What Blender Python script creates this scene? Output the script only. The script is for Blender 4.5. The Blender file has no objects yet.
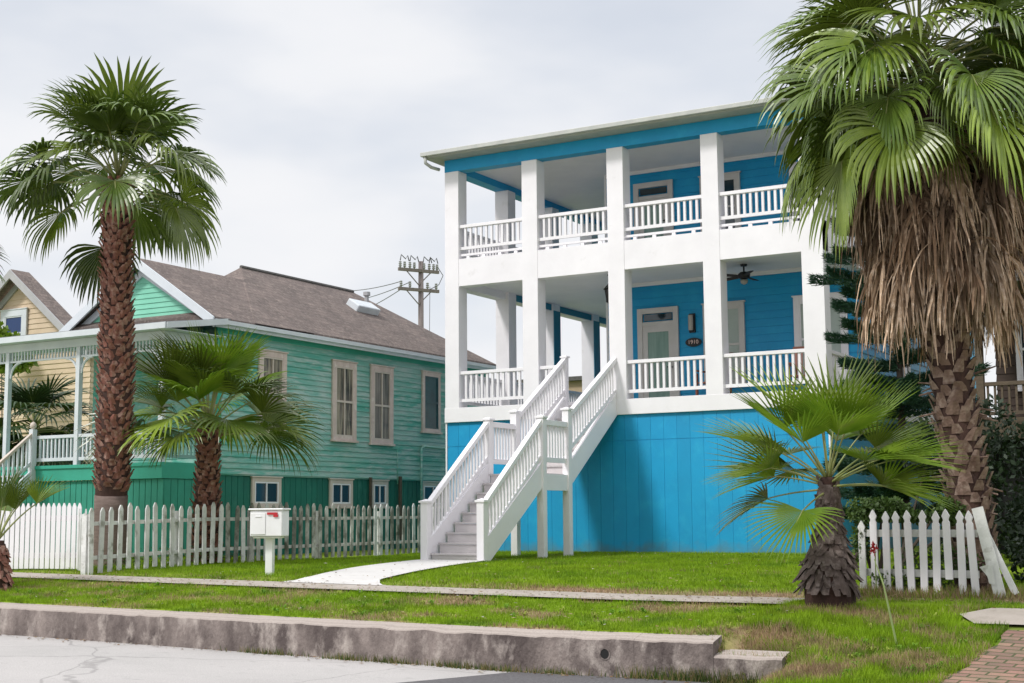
import bpy, math, random
from mathutils import Vector, Matrix, noise
random.seed(7)
PI = math.pi
R = math.radians
SC = bpy.context.scene
COL = SC.collection
V = Vector

# ------------------------------------------------------------------ helpers
def lerp(pts, y):
    if y <= pts[0][0]: return pts[0][1]
    for (a, b), (c, d) in zip(pts, pts[1:]):
        if y <= c: return b + (d - b) * (y - a) / (c - a)
    return pts[-1][1]
def sm(a, b, x):
    t = min(1, max(0, (x - a) / (b - a))); return t * t * (3 - 2 * t)
PL = [(13.3, .43), (15.1, .585), (16.05, .60), (16.4, .64), (22, .73), (28, .774), (60, .80)]
PR = [(10.6, -.02), (11.2, .06), (13.0, .27), (15.1, .585), (16.05, .60), (16.4, .64), (22, .73), (28, .774), (60, .80)]
PM = [(12.5,-.12),(12.92,-.06),(12.95,.08),(13.17,.21),(13.75,.47),(15.1,.585)]
def road_z(x): return .0155 * max(0, -7.3 - x)
def G(x, y):
    w = sm(-4.75, -4.2, x); m = sm(-5.3, -5.1, x)
    if m > 0 and y < 15: return (lerp(PL, y)*(1-m) + lerp(PM, y)*m)*(1-w) + lerp(PR, y)*w
    s = .0115 * max(0, -7.3 - max(x, -40)) * (1 - sm(16, 26, y))
    return lerp(PL, y) * (1 - w) + lerp(PR, y) * w + s

def uni(a, b): return random.uniform(a, b)

class MB:
    def __init__(s): s.v = []; s.f = []
    def add(s, vs, fs):
        n = len(s.v); s.v += [tuple(p) for p in vs]; s.f += [tuple(i + n for i in f) for f in fs]; return s
    def box(s, x0, x1, y0, y1, z0, z1):
        return s.add([(x0,y0,z0),(x1,y0,z0),(x1,y1,z0),(x0,y1,z0),(x0,y0,z1),(x1,y0,z1),(x1,y1,z1),(x0,y1,z1)],
                     [(0,3,2,1),(4,5,6,7),(0,1,5,4),(1,2,6,5),(2,3,7,6),(3,0,4,7)])
    def beam(s, p0, p1, w, h, up=(0,0,1)):
        p0, p1 = V(p0), V(p1); d = (p1 - p0).normalized(); up = V(up)
        sd = d.cross(up)
        if sd.length < 1e-4: sd = d.cross(V((1,0,0)))
        sd.normalize(); u = sd.cross(d).normalized(); sd *= w / 2; u *= h / 2
        vs = [p + a * sd + b * u for p in (p0, p1) for a, b in ((-1,-1),(1,-1),(1,1),(-1,1))]
        return s.add(vs, [(0,1,2,3),(7,6,5,4),(0,4,5,1),(1,5,6,2),(2,6,7,3),(3,7,4,0)])
    def vbeam(s, p0, p1, w, h):
        """sloped member with vertical end cuts; w across, h vertical"""
        p0, p1 = V(p0), V(p1); d = p1 - p0; sd = V((d.y, -d.x, 0)).normalized() * w / 2; u = V((0,0,h/2))
        vs = [p + a * sd + b * u for p in (p0, p1) for a, b in ((-1,-1),(1,-1),(1,1),(-1,1))]
        return s.add(vs, [(0,1,2,3),(7,6,5,4),(0,4,5,1),(1,5,6,2),(2,6,7,3),(3,7,4,0)])
    def tube(s, pts, rs, n=8, cap=True):
        pts = [V(p) for p in pts]
        if not hasattr(rs, '__len__'): rs = [rs] * len(pts)
        vs = []; fs = []; prev = None
        for i, p in enumerate(pts):
            d = (pts[min(i+1, len(pts)-1)] - pts[max(i-1, 0)]).normalized()
            a = d.cross(V((0,0,1))) if prev is None else (prev - d * prev.dot(d))
            if a.length < 1e-3: a = d.cross(V((1,0,0)))
            a.normalize(); prev = a; b = d.cross(a)
            for k in range(n):
                t = 2 * PI * k / n; vs.append(p + (a * math.cos(t) + b * math.sin(t)) * rs[i])
        for i in range(len(pts) - 1):
            for k in range(n):
                fs.append((i*n+k, i*n+(k+1)%n, (i+1)*n+(k+1)%n, (i+1)*n+k))
        if cap: fs.append(tuple(range(n))[::-1]); fs.append(tuple((len(pts)-1)*n + k for k in range(n)))
        return s.add(vs, fs)
    def lathe(s, prof, c, n=16):
        return s.tube([(c[0], c[1], c[2] + z) for r, z in prof], [r for r, z in prof], n)
    def quad(s, *p): return s.add(p, [tuple(range(len(p)))])
    def build(s, name, mat, parent=None, smooth=False, bevel=0, loc=None, cols=None):
        me = bpy.data.meshes.new(name)
        off = V((0,0,0))
        if parent is not None:
            o = parent
            while o is not None: off += o.location; o = o.parent
        elif loc is not None: off = V(loc)
        me.from_pydata([(p[0]-off.x, p[1]-off.y, p[2]-off.z) for p in s.v], [], s.f)
        me.materials.append(mat)
        if smooth: me.polygons.foreach_set('use_smooth', [True] * len(me.polygons))
        if cols is not None:
            at = me.color_attributes.new('Col', 'FLOAT_COLOR', 'POINT')
            at.data.foreach_set('color', [c for q in cols for c in q])
        ob = bpy.data.objects.new(name, me); COL.objects.link(ob)
        if parent is not None: ob.parent = parent
        elif loc is not None: ob.location = off
        if bevel:
            m = ob.modifiers.new('bevel', 'BEVEL'); m.width = bevel; m.segments = 2; m.limit_method = 'ANGLE'
        return ob

def tag(o, label=None, cat=None, group=None, kind=None):
    if label: o['label'] = label
    if cat: o['category'] = cat
    if group: o['group'] = group
    if kind: o['kind'] = kind
    return o
def thing(name, loc, label, cat, group=None):
    o = bpy.data.objects.new(name, None); COL.objects.link(o); o.location = loc
    o.empty_display_size = .3
    return tag(o, label, cat, group)
def struct(name, mb, m, **k): return tag(mb.build(name, m, **k), kind='structure')

# ------------------------------------------------------------------ materials
def mat(name, c, rough=.6, c2=None, scale=3., bump=0., bscale=40., detail=6., stretch=(1,1,1), c3=None, s3=20., f3=(.55,.75), metal=0., trans=0., rnd=0., spec=.5, f2=(.35,.65)):
    m = bpy.data.materials.new(name); m.use_nodes = True; nt = m.node_tree; N = nt.nodes; L = nt.links
    b = N['Principled BSDF']; b.inputs['Roughness'].default_value = rough; b.inputs['Metallic'].default_value = metal
    b.inputs['Specular IOR Level'].default_value = spec
    tc = N.new('ShaderNodeTexCoord'); mp = N.new('ShaderNodeMapping'); mp.inputs['Scale'].default_value = stretch
    L.new(tc.outputs['Object'], mp.inputs['Vector'])
    def ramp(sc, lo, hi, det=detail):
        n = N.new('ShaderNodeTexNoise'); n.inputs['Scale'].default_value = sc; n.inputs['Detail'].default_value = det
        n.inputs['Roughness'].default_value = .62
        L.new(mp.outputs[0], n.inputs['Vector'])
        r = N.new('ShaderNodeMapRange'); r.inputs[1].default_value = lo; r.inputs[2].default_value = hi; r.clamp = True
        L.new(n.outputs['Fac'], r.inputs[0]); return r.outputs[0]
    def mix(a, bb, f):
        x = N.new('ShaderNodeMix'); x.data_type = 'RGBA'
        for s_, v_ in ((6, a), (7, bb)):
            if isinstance(v_, tuple): x.inputs[s_].default_value = (*v_[:3], 1)
            else: L.new(v_, x.inputs[s_])
        if isinstance(f, float): x.inputs[0].default_value = f
        else: L.new(f, x.inputs[0])
        return x.outputs[2]
    col = c
    if c2: col = mix(c, c2, ramp(scale, *f2))
    if c3: col = mix(col, c3, ramp(s3, *f3))
    if rnd:
        oi = N.new('ShaderNodeObjectInfo'); hs = N.new('ShaderNodeHueSaturation')
        r1 = N.new('ShaderNodeMapRange'); r1.inputs[3].default_value = 1 - rnd; r1.inputs[4].default_value = 1 + rnd
        L.new(oi.outputs['Random'], r1.inputs[0]); L.new(r1.outputs[0], hs.inputs['Value'])
        if isinstance(col, tuple): hs.inputs['Color'].default_value = (*col, 1)
        else: L.new(col, hs.inputs['Color'])
        col = hs.outputs[0]
    if isinstance(col, tuple): b.inputs['Base Color'].default_value = (*col, 1)
    else: L.new(col, b.inputs['Base Color'])
    if bump:
        n = N.new('ShaderNodeTexNoise'); n.inputs['Scale'].default_value = bscale; n.inputs['Detail'].default_value = 8
        L.new(mp.outputs[0], n.inputs['Vector'])
        bp = N.new('ShaderNodeBump'); bp.inputs['Strength'].default_value = bump; bp.inputs['Distance'].default_value = .02
        L.new(n.outputs['Fac'], bp.inputs['Height']); L.new(bp.outputs[0], b.inputs['Normal'])
    if trans:
        t = N.new('ShaderNodeBsdfTranslucent'); ms = N.new('ShaderNodeMixShader'); ms.inputs[0].default_value = trans
        if isinstance(col, tuple): t.inputs[0].default_value = (*col, 1)
        else: L.new(col, t.inputs[0])
        L.new(b.outputs[0], ms.inputs[1]); L.new(t.outputs[0], ms.inputs[2]); L.new(ms.outputs[0], N['Material Output'].inputs[0])
    m['col'] = 1
    return m
def attr_mat(name, rough=.8, trans=0., scale=6., bump=0.):
    m = bpy.data.materials.new(name); m.use_nodes = True; nt = m.node_tree; N = nt.nodes; L = nt.links
    b = N['Principled BSDF']; b.inputs['Roughness'].default_value = rough; b.inputs['Specular IOR Level'].default_value = .25
    a = N.new('ShaderNodeVertexColor'); a.layer_name = 'Col'
    n = N.new('ShaderNodeTexNoise'); n.inputs['Scale'].default_value = scale; n.inputs['Detail'].default_value = 8
    tc = N.new('ShaderNodeTexCoord'); L.new(tc.outputs['Object'], n.inputs['Vector'])
    r = N.new('ShaderNodeMapRange'); r.inputs[1].default_value = .3; r.inputs[2].default_value = .7; r.inputs[3].default_value = .7; r.inputs[4].default_value = 1.25
    L.new(n.outputs['Fac'], r.inputs[0])
    h = N.new('ShaderNodeHueSaturation'); L.new(a.outputs[0], h.inputs['Color']); L.new(r.outputs[0], h.inputs['Value'])
    L.new(h.outputs[0], b.inputs['Base Color'])
    if bump:
        bp = N.new('ShaderNodeBump'); bp.inputs['Strength'].default_value = bump; bp.inputs['Distance'].default_value = .03
        n2 = N.new('ShaderNodeTexNoise'); n2.inputs['Scale'].default_value = 25; n2.inputs['Detail'].default_value = 8
        L.new(tc.outputs['Object'], n2.inputs['Vector'])
        L.new(n2.outputs['Fac'], bp.inputs['Height']); L.new(bp.outputs[0], b.inputs['Normal'])
    if trans:
        t = N.new('ShaderNodeBsdfTranslucent'); ms = N.new('ShaderNodeMixShader'); ms.inputs[0].default_value = trans
        L.new(h.outputs[0], t.inputs[0]); L.new(b.outputs[0], ms.inputs[1]); L.new(t.outputs[0], ms.inputs[2]); L.new(ms.outputs[0], N['Material Output'].inputs[0])
    return m

WHITE = mat('white_paint', (.85,.83,.86), .45, (.79,.77,.80), 1.3, bump=.05, bscale=30, c3=(.64,.62,.62), s3=2.2, f3=(.62,.85))
OLDWHITE = mat('old_white_paint', (.70,.70,.69), .7, (.50,.51,.49), 3, bump=.3, bscale=25, c3=(.17,.16,.12), s3=4, f3=(.55,.74), rnd=.13)
DIRTYPICKET = mat('grimy_white_paint', (.52,.52,.48), .8, (.20,.195,.165), 2.0, bump=.4, bscale=25, c3=(.08,.08,.055), s3=3.5, f3=(.46,.66), rnd=.28)
BLUE = mat('blue_siding_paint', (.002,.325,.62), .5, (.002,.285,.56), .9, bump=.06, c3=(.012,.37,.64), s3=2.5, f3=(.52,.8))
def base_blue():
    m = mat('blue_base_boards', (.002,.325,.62), .55, (.002,.285,.56), .9, bump=.08, c3=(.012,.37,.64), s3=2.5, f3=(.52,.8))
    nt = m.node_tree; N = nt.nodes; L = nt.links; b = N['Principled BSDF']; src = b.inputs['Base Color'].links[0].from_socket
    tc = N.new('ShaderNodeTexCoord'); sp = N.new('ShaderNodeSeparateXYZ'); L.new(tc.outputs['Object'], sp.inputs[0])
    nz = N.new('ShaderNodeTexNoise'); nz.inputs['Scale'].default_value = 4; nz.inputs['Detail'].default_value = 8; L.new(tc.outputs['Object'], nz.inputs[0])
    a = N.new('ShaderNodeMath'); a.operation = 'MULTIPLY_ADD'; a.inputs[1].default_value = -.55; a.inputs[2].default_value = .30; L.new(nz.outputs['Fac'], a.inputs[0])
    a2 = N.new('ShaderNodeMath'); a2.operation = 'ADD'; L.new(a.outputs[0], a2.inputs[0]); L.new(sp.outputs['Z'], a2.inputs[1])
    r = N.new('ShaderNodeMapRange'); r.inputs[1].default_value = .0; r.inputs[2].default_value = .28; r.inputs[3].default_value = .55; r.inputs[4].default_value = 0; L.new(a2.outputs[0], r.inputs[0])
    mx = N.new('ShaderNodeMix'); mx.data_type = 'RGBA'; mx.inputs[7].default_value = (.12,.17,.16,1); L.new(r.outputs[0], mx.inputs[0]); L.new(src, mx.inputs[6])
    # each sheet of boards weathered a little differently
    wn = N.new('ShaderNodeTexWhiteNoise'); wn.noise_dimensions = '1D'; fl = N.new('ShaderNodeMath'); fl.operation = 'MULTIPLY'; fl.inputs[1].default_value = 1/.305; L.new(sp.outputs['X'], fl.inputs[0])
    f2 = N.new('ShaderNodeMath'); f2.operation = 'FLOOR'; L.new(fl.outputs[0], f2.inputs[0]); L.new(f2.outputs[0], wn.inputs['W'])
    r2 = N.new('ShaderNodeMapRange'); r2.inputs[3].default_value = .93; r2.inputs[4].default_value = 1.05; L.new(wn.outputs['Value'], r2.inputs[0])
    hs = N.new('ShaderNodeHueSaturation'); L.new(mx.outputs[2], hs.inputs['Color']); L.new(r2.outputs[0], hs.inputs['Value']); L.new(hs.outputs[0], b.inputs['Base Color'])
    return m
BLUEBASE = base_blue()
BLUETRIM = mat('blue_trim_paint', (.004,.20,.31), .5, (.004,.175,.275), 1.2)
CEIL = mat('porch_ceiling_paint', (.80,.80,.80), .6, (.75,.75,.76), 1.5)
DECK = mat('deck_boards', (.55,.54,.53), .7, (.46,.45,.44), 4, stretch=(1,6,1))
SOFFIT = mat('soffit_grey', (.42,.43,.40), .6, (.35,.36,.34), 2)
GUTTER = mat('gutter_metal', (.50,.51,.48), .4, (.42,.43,.41), 3)
DARKROOF = mat('dark_shingle', (.12,.115,.11), .9, (.08,.078,.075), 8)
DGREEN = mat('green_skirting_paint', (.010,.165,.115), .65, (.008,.115,.085), 1.6, bump=.15, c3=(.05,.22,.17), s3=3, f3=(.55,.8), stretch=(1,1,.6))
LGREEN = mat('light_green_paint', (.24,.62,.46), .6, (.20,.56,.41), 2, bump=.08, c3=(.3,.62,.5), s3=4, f3=(.6,.8))
MGREEN = mat('porch_band_green', (.04,.38,.27), .6, (.035,.33,.23), 2, bump=.08)
def weathered_green():
    m = mat('weathered_green_siding', (.085,.38,.30), .7, (.24,.46,.40), 1.3, bump=.2, bscale=18, stretch=(1,.3,2.2), c3=(.40,.53,.49), s3=5, f3=(.46,.66), f2=(.40,.58))
    return m
WGREEN = weathered_green()
TEALRAIL = mat('teal_rail_paint', (.20,.36,.33), .6, (.14,.29,.26), 3)
PINKTRIM = mat('pinkish_trim_paint', (.66,.54,.49), .65, (.56,.45,.40), 4, bump=.1, c3=(.74,.66,.61), s3=6, f3=(.55,.7))
CREAM = mat('cream_trim_paint', (.62,.54,.48), .6, (.56,.48,.42), 4)
BLUEWHITE = mat('cool_white_paint', (.66,.70,.74), .55, (.58,.62,.66), 2, bump=.08)
TAN = mat('tan_siding_paint', (.66,.53,.38), .7, (.60,.47,.33), 2, bump=.08)
TANSHED = mat('tan_stucco', (.42,.32,.22), .9, (.36,.27,.18), 2)
GREYTRIM = mat('grey_trim_paint', (.42,.42,.43), .6, (.36,.36,.37), 2)
BROWNWOOD = mat('brown_stained_wood', (.12,.085,.055), .7, (.08,.06,.038), 4, bump=.2, stretch=(1,1,4))
DARKWOOD = mat('dark_wood', (.045,.03,.022), .7, (.03,.02,.015), 4)
REDWOOD = mat('reddish_chair_wood', (.22,.075,.045), .5, (.15,.05,.03), 6)
SHADOW = mat('painted_shade', (.012,.012,.012), .9)  # near-black colour that paints in shade under the house and inside the drain
GLASS = mat('window_glass', (.02,.035,.045), .08, spec=.8)
TEALGLASS = mat('teal_shutter_glass', (.008,.09,.10), .25, (.006,.05,.06), 2)
CURTAIN = mat('curtained_glass', (.34,.30,.22), .12, (.14,.12,.09), 4, stretch=(1,3,.3), c3=(.05,.05,.045), s3=2, f3=(.5,.6))
DARKCURT = mat('dim_curtain_glass', (.05,.052,.05), .1, (.22,.20,.17), 4, stretch=(1,4,.3))
DOORGLASS = mat('frosted_door_glass', (.16,.28,.24), .2, (.24,.36,.31), 2.5, stretch=(4,1,.4))
BLIND = mat('window_blind', (.45,.52,.48), .5, (.40,.47,.43), 3)
METAL = mat('dark_metal', (.03,.03,.032), .4, metal=.6)
LAMPGLASS = mat('lamp_glass', (.40,.38,.34), .3)
BLACK = mat('black_paint', (.012,.012,.014), .35)
GOLD = mat('plaque_lettering', (.75,.55,.50), .4)
REDP = mat('red_plastic', (.45,.012,.02), .4)
MAILW = mat('mailbox_white', (.78,.78,.79), .4, (.72,.72,.72), 5, c3=(.55,.55,.53), s3=7, f3=(.66,.85))
POLEW = mat('pole_wood', (.15,.125,.12), .8, (.21,.18,.175), 3, stretch=(4,4,.5))
CERAM = mat('ceramic_grey', (.28,.28,.30), .3)
WIRE = mat('wire_black', (.05,.05,.055), .5)
ROAD = mat('road_concrete', (.45,.43,.42), .85, (.40,.385,.375), .8, bump=.35, bscale=60, c3=(.32,.31,.30), s3=7, f3=(.6,.75), stretch=(.6,1,1))
ASPH = mat('asphalt_patch', (.09,.085,.09), .9, (.13,.125,.13), 25, bump=.5, bscale=120)
WALK = mat('walk_concrete', (.62,.605,.59), .85, (.56,.545,.53), 2, bump=.2, bscale=50, c3=(.46,.44,.42), s3=9, f3=(.58,.75))
SWALK = mat('sidewalk_concrete', (.42,.375,.335), .9, (.33,.29,.25), 1.5, bump=.25, bscale=50, c3=(.3,.27,.23), s3=6, f3=(.55,.75))
TRUNK = mat('palm_boots', (.26,.105,.075), .85, (.15,.058,.042), 5, bump=.5, bscale=30, c3=(.40,.26,.21), s3=9, f3=(.48,.68))
TRUNKCORE = mat('palm_trunk_fibre', (.07,.035,.026), .95, (.04,.02,.016), 12, bump=.6, bscale=50, stretch=(1,1,.4))
TRUNKGREY = mat('palm_trunk_bare', (.21,.155,.135), .9, (.14,.10,.085), 4, bump=.5, bscale=20, stretch=(1,1,6))
GREYBOOT = mat('palm_boots_grey', (.14,.105,.095), .9, (.07,.048,.04), 5, bump=.5, bscale=30, c3=(.27,.22,.20), s3=9, f3=(.5,.72))
TANBOOT = mat('palm_boots_tan', (.24,.16,.125), .9, (.12,.07,.052), 5, bump=.5, bscale=30, c3=(.38,.29,.24), s3=9, f3=(.5,.72))
FROND = mat('palm_leaf', (.115,.175,.018), .30, (.20,.27,.035), 2.5, trans=.12, rnd=.4, c3=(.15,.19,.06), s3=5, f3=(.6,.8))
FRONDD = mat('palm_leaf_dark', (.065,.115,.014), .30, (.13,.19,.03), 2.5, trans=.10, rnd=.45, c3=(.12,.15,.07), s3=5, f3=(.6,.8))
FRONDY = mat('palm_leaf_fresh', (.12,.23,.014), .36, (.22,.33,.025), 2.5, trans=.32, rnd=.3, c3=(.20,.24,.05), s3=5, f3=(.6,.8))
PETI = mat('palm_petiole', (.20,.25,.07), .45, (.28,.27,.11), 3)
FRONDO = mat('palm_leaf_yellowing', (.16,.15,.02), .5, (.09,.14,.02), 2.5, trans=.25, rnd=.2, c3=(.25,.15,.04), s3=4, f3=(.5,.75))
DEAD = mat('dead_palm_leaf', (.50,.36,.25), .85, (.27,.18,.11), 6, trans=.0, rnd=.45, c3=(.66,.54,.43), s3=14, f3=(.52,.72))
DEADD = mat('dead_palm_leaf_dark', (.20,.125,.075), .9, (.09,.055,.033), 3, rnd=.5, c3=(.36,.26,.18), s3=7, f3=(.55,.72))
VINE = mat('vine_leaf', (.05,.10,.018), .5, (.08,.14,.025), 3, trans=.2)
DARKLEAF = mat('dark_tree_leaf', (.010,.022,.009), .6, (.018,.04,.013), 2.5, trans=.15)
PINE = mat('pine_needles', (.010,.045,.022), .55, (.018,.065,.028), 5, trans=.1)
BARK = mat('dark_bark', (.06,.045,.035), .9, (.04,.03,.022), 8, bump=.5)
DIRT = mat('dirt_edge', (.22,.14,.09), .95, (.30,.21,.13), 4, bump=.6)
REED = mat('reed_green', (.28,.36,.14), .5)
PURPLE = mat('purple_paint', (.10,.02,.16), .6, (.085,.017,.135), 2)

def shingle_mat():
    m = mat('brown_shingles', (.17,.135,.125), .92, (.125,.10,.093), 2.2, bump=.4, bscale=60, c3=(.23,.19,.17), s3=14, f3=(.5,.62))
    nt = m.node_tree; N = nt.nodes; L = nt.links; b = N['Principled BSDF']
    src = b.inputs['Base Color'].links[0].from_socket
    tc = N.new('ShaderNodeTexCoord'); sp = N.new('ShaderNodeSeparateXYZ'); L.new(tc.outputs['Object'], sp.inputs[0])
    cb = N.new('ShaderNodeCombineXYZ'); ad = N.new('ShaderNodeMath'); ad.operation = 'MULTIPLY'; ad.inputs[1].default_value = 1.5
    L.new(sp.outputs['Z'], ad.inputs[0]); L.new(sp.outputs['Y'], cb.inputs[0]); L.new(ad.outputs[0], cb.inputs[1])
    br = N.new('ShaderNodeTexBrick'); br.inputs['Scale'].default_value = 1; br.inputs['Mortar Size'].default_value = .008
    br.inputs['Brick Width'].default_value = .32; br.inputs['Row Height'].default_value = .15
    br.inputs['Color1'].default_value = (.8,.8,.8,1); br.inputs['Color2'].default_value = (1.2,1.18,1.15,1); br.inputs['Mortar'].default_value = (.55,.55,.55,1)
    L.new(cb.outputs[0], br.inputs['Vector'])
    mx = N.new('ShaderNodeMix'); mx.data_type = 'RGBA'; mx.blend_type = 'MULTIPLY'; mx.inputs[0].default_value = .8
    L.new(src, mx.inputs[6]); L.new(br.outputs[0], mx.inputs[7]); L.new(mx.outputs[2], b.inputs['Base Color'])
    return m
SHINGLE = shingle_mat()
def curb_mat():
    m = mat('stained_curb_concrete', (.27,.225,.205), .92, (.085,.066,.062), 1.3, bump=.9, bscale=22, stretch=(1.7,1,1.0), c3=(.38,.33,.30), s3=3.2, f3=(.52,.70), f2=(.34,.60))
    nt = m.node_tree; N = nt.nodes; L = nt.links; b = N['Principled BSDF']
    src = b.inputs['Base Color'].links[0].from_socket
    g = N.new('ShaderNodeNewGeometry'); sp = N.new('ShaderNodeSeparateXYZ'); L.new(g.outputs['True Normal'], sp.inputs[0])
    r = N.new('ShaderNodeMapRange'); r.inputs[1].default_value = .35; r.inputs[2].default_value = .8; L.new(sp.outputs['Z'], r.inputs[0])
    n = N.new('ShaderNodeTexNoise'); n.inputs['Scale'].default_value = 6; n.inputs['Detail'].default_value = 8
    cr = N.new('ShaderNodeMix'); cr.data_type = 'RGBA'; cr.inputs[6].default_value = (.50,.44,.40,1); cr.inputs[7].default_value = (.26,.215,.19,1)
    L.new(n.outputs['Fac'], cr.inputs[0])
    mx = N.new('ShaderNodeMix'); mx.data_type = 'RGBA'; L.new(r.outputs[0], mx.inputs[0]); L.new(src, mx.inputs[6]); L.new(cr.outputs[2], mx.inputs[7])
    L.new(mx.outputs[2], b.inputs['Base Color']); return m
CURB = curb_mat()
def brick_mat():
    m = mat('worn_paving_brick', (.25,.145,.12), .9, (.16,.13,.09), 3, bump=.5)
    nt = m.node_tree; N = nt.nodes; L = nt.links; b = N['Principled BSDF']; src = b.inputs['Base Color'].links[0].from_socket
    tc = N.new('ShaderNodeTexCoord'); br = N.new('ShaderNodeTexBrick'); br.inputs['Scale'].default_value = 1
    br.inputs['Brick Width'].default_value = .24; br.inputs['Row Height'].default_value = .12; br.inputs['Mortar Size'].default_value = .012
    br.inputs['Color1'].default_value = (.9,.85,.85,1); br.inputs['Color2'].default_value = (1.5,1.35,1.3,1); br.inputs['Mortar'].default_value = (.35,.55,.3,1)
    mp = N.new('ShaderNodeMapping'); mp.inputs['Rotation'].default_value = (0, 0, .12); L.new(tc.outputs['Object'], mp.inputs[0]); L.new(mp.outputs[0], br.inputs['Vector'])
    mx = N.new('ShaderNodeMix'); mx.data_type = 'RGBA'; mx.blend_type = 'MULTIPLY'; mx.inputs[0].default_value = 1
    L.new(src, mx.inputs[6]); L.new(br.outputs[0], mx.inputs[7]); L.new(mx.outputs[2], b.inputs['Base Color']); return m
BRICK = brick_mat()

# ------------------------------------------------------------------ ground
def brownness(x, y):
    n = noise.noise(V((x*.9, y*1.6, 3.1))) + .5 * noise.noise(V((x*2.7, y*4, 9)))
    b = 0.
    if y < 15.2: b = sm(.0, .45, n + .10) * (.85 if x > -9.5 else .55)
    if x > -5.2 and y < 13.6: b = max(b, sm(-.35, .25, n) * .95)
    if x > -5.4 and 12.6 < y < 14.6 and x > -4.6: b *= .75
    if 16.0 < y < 16.9 and x < -4.6: b = max(b, (1 - sm(16.35, 16.85, y)) * (sm(-11, -8.5, x) * .95 + .15) * (.75 + .5 * n))
    if y > 16.2 and x > -5.6 and y < 17.3: b = max(b, .6 + n * .5)
    if y > 17: b = max(b, sm(.35, .8, n) * .35)
    return min(1, max(0, b))
GA, GB2, GD = (.19,.335,.010), (.27,.40,.016), (.075,.175,.010)
BR1, BR2 = (.46,.34,.20), (.30,.20,.12)
def gcol(x, y, jit=0.):
    t = noise.noise(V((x*.5, y*.5, 7))) * .5 + .5
    c = [GA[i]*(1-t) + GB2[i]*t for i in range(3)]
    t2 = sm(.1, .5, noise.noise(V((x*1.7, y*1.7, 1))))*.6
    c = [c[i]*(1-t2) + GD[i]*t2 for i in range(3)]
    b = brownness(x, y)
    if jit: b = 1. if random.random() < b * .95 else b * .35
    k = random.random() if jit else .5
    br = [BR1[i]*k + BR2[i]*(1-k) for i in range(3)]
    c = [c[i]*(1-b) + br[i]*b for i in range(3)]
    j = 1 + uni(-jit, jit)
    return (c[0]*j, c[1]*j, c[2]*j, 1)
xs = [-400,-200,-120,-80,-60,-50,-44,-40] + [-38 + 1.0*i for i in range(12)] + [-26 + .25*i for i in range(100)] + [0,1,2,4,7,12,20,40,80,200,400]
ys = [-300,-100,-30,0,8,10,10.6,11.2,11.8,12.4,12.8,13.0,13.13,13.15,13.3] + [13.4 + .15*i for i in range(31)] + [18.2+.6*i for i in range(18)] + [29.5,32,36,42,50,60,90,150,300,900]
mb = MB(); cols = []
for y in ys:
    for x in xs:
        z = G(x, y) if y > 13.14 else (-.5 if x < -5.15 or y < 10.7 else G(x, y))
        if 16.3 < y < 28 and -20 < x < -3: z += .015 * noise.noise(V((x*1.3, y*1.3, 0)))
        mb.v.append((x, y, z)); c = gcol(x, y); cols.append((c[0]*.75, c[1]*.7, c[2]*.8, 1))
nx = len(xs)
mb.f = [(j*nx+i, j*nx+i+1, (j+1)*nx+i+1, (j+1)*nx+i) for j in range(len(ys)-1) for i in range(nx-1)]
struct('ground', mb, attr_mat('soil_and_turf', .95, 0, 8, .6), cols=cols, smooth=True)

def sheet(name, m, x0, x1, y0, y1, dz, step=.5, f=None, zf=G):
    mb = MB(); nxx = max(2, int((x1-x0)/step)+1); nyy = max(2, int((y1-y0)/step)+1)
    for j in range(nyy):
        for i in range(nxx):
            x = x0 + (x1-x0)*i/(nxx-1); y = y0 + (y1-y0)*j/(nyy-1)
            if f: x, y = f(x, y)
            mb.v.append((x, y, zf(x, y) + dz))
    mb.f = [(j*nxx+i, j*nxx+i+1, (j+1)*nxx+i+1, (j+1)*nxx+i) for j in range(nyy-1) for i in range(nxx-1)]
    return struct(name, mb, m)
# street
mb = MB(); rx = [-200,-120,-80] + [-60 + 2*i for i in range(27)] + [-7.3,-6,-4,0,10,30,100,200]; ry = [-60,-20,0,6,9,11,12.935]
for y in ry:
    for x in rx: mb.v.append((x, y if x < -5 or y < 12 else 11.0 if y > 12 else y, road_z(x)))
n = len(rx); mb.f = [(j*n+i, j*n+i+1, (j+1)*n+i+1, (j+1)*n+i) for j in range(len(ry)-1) for i in range(n-1)]

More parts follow.
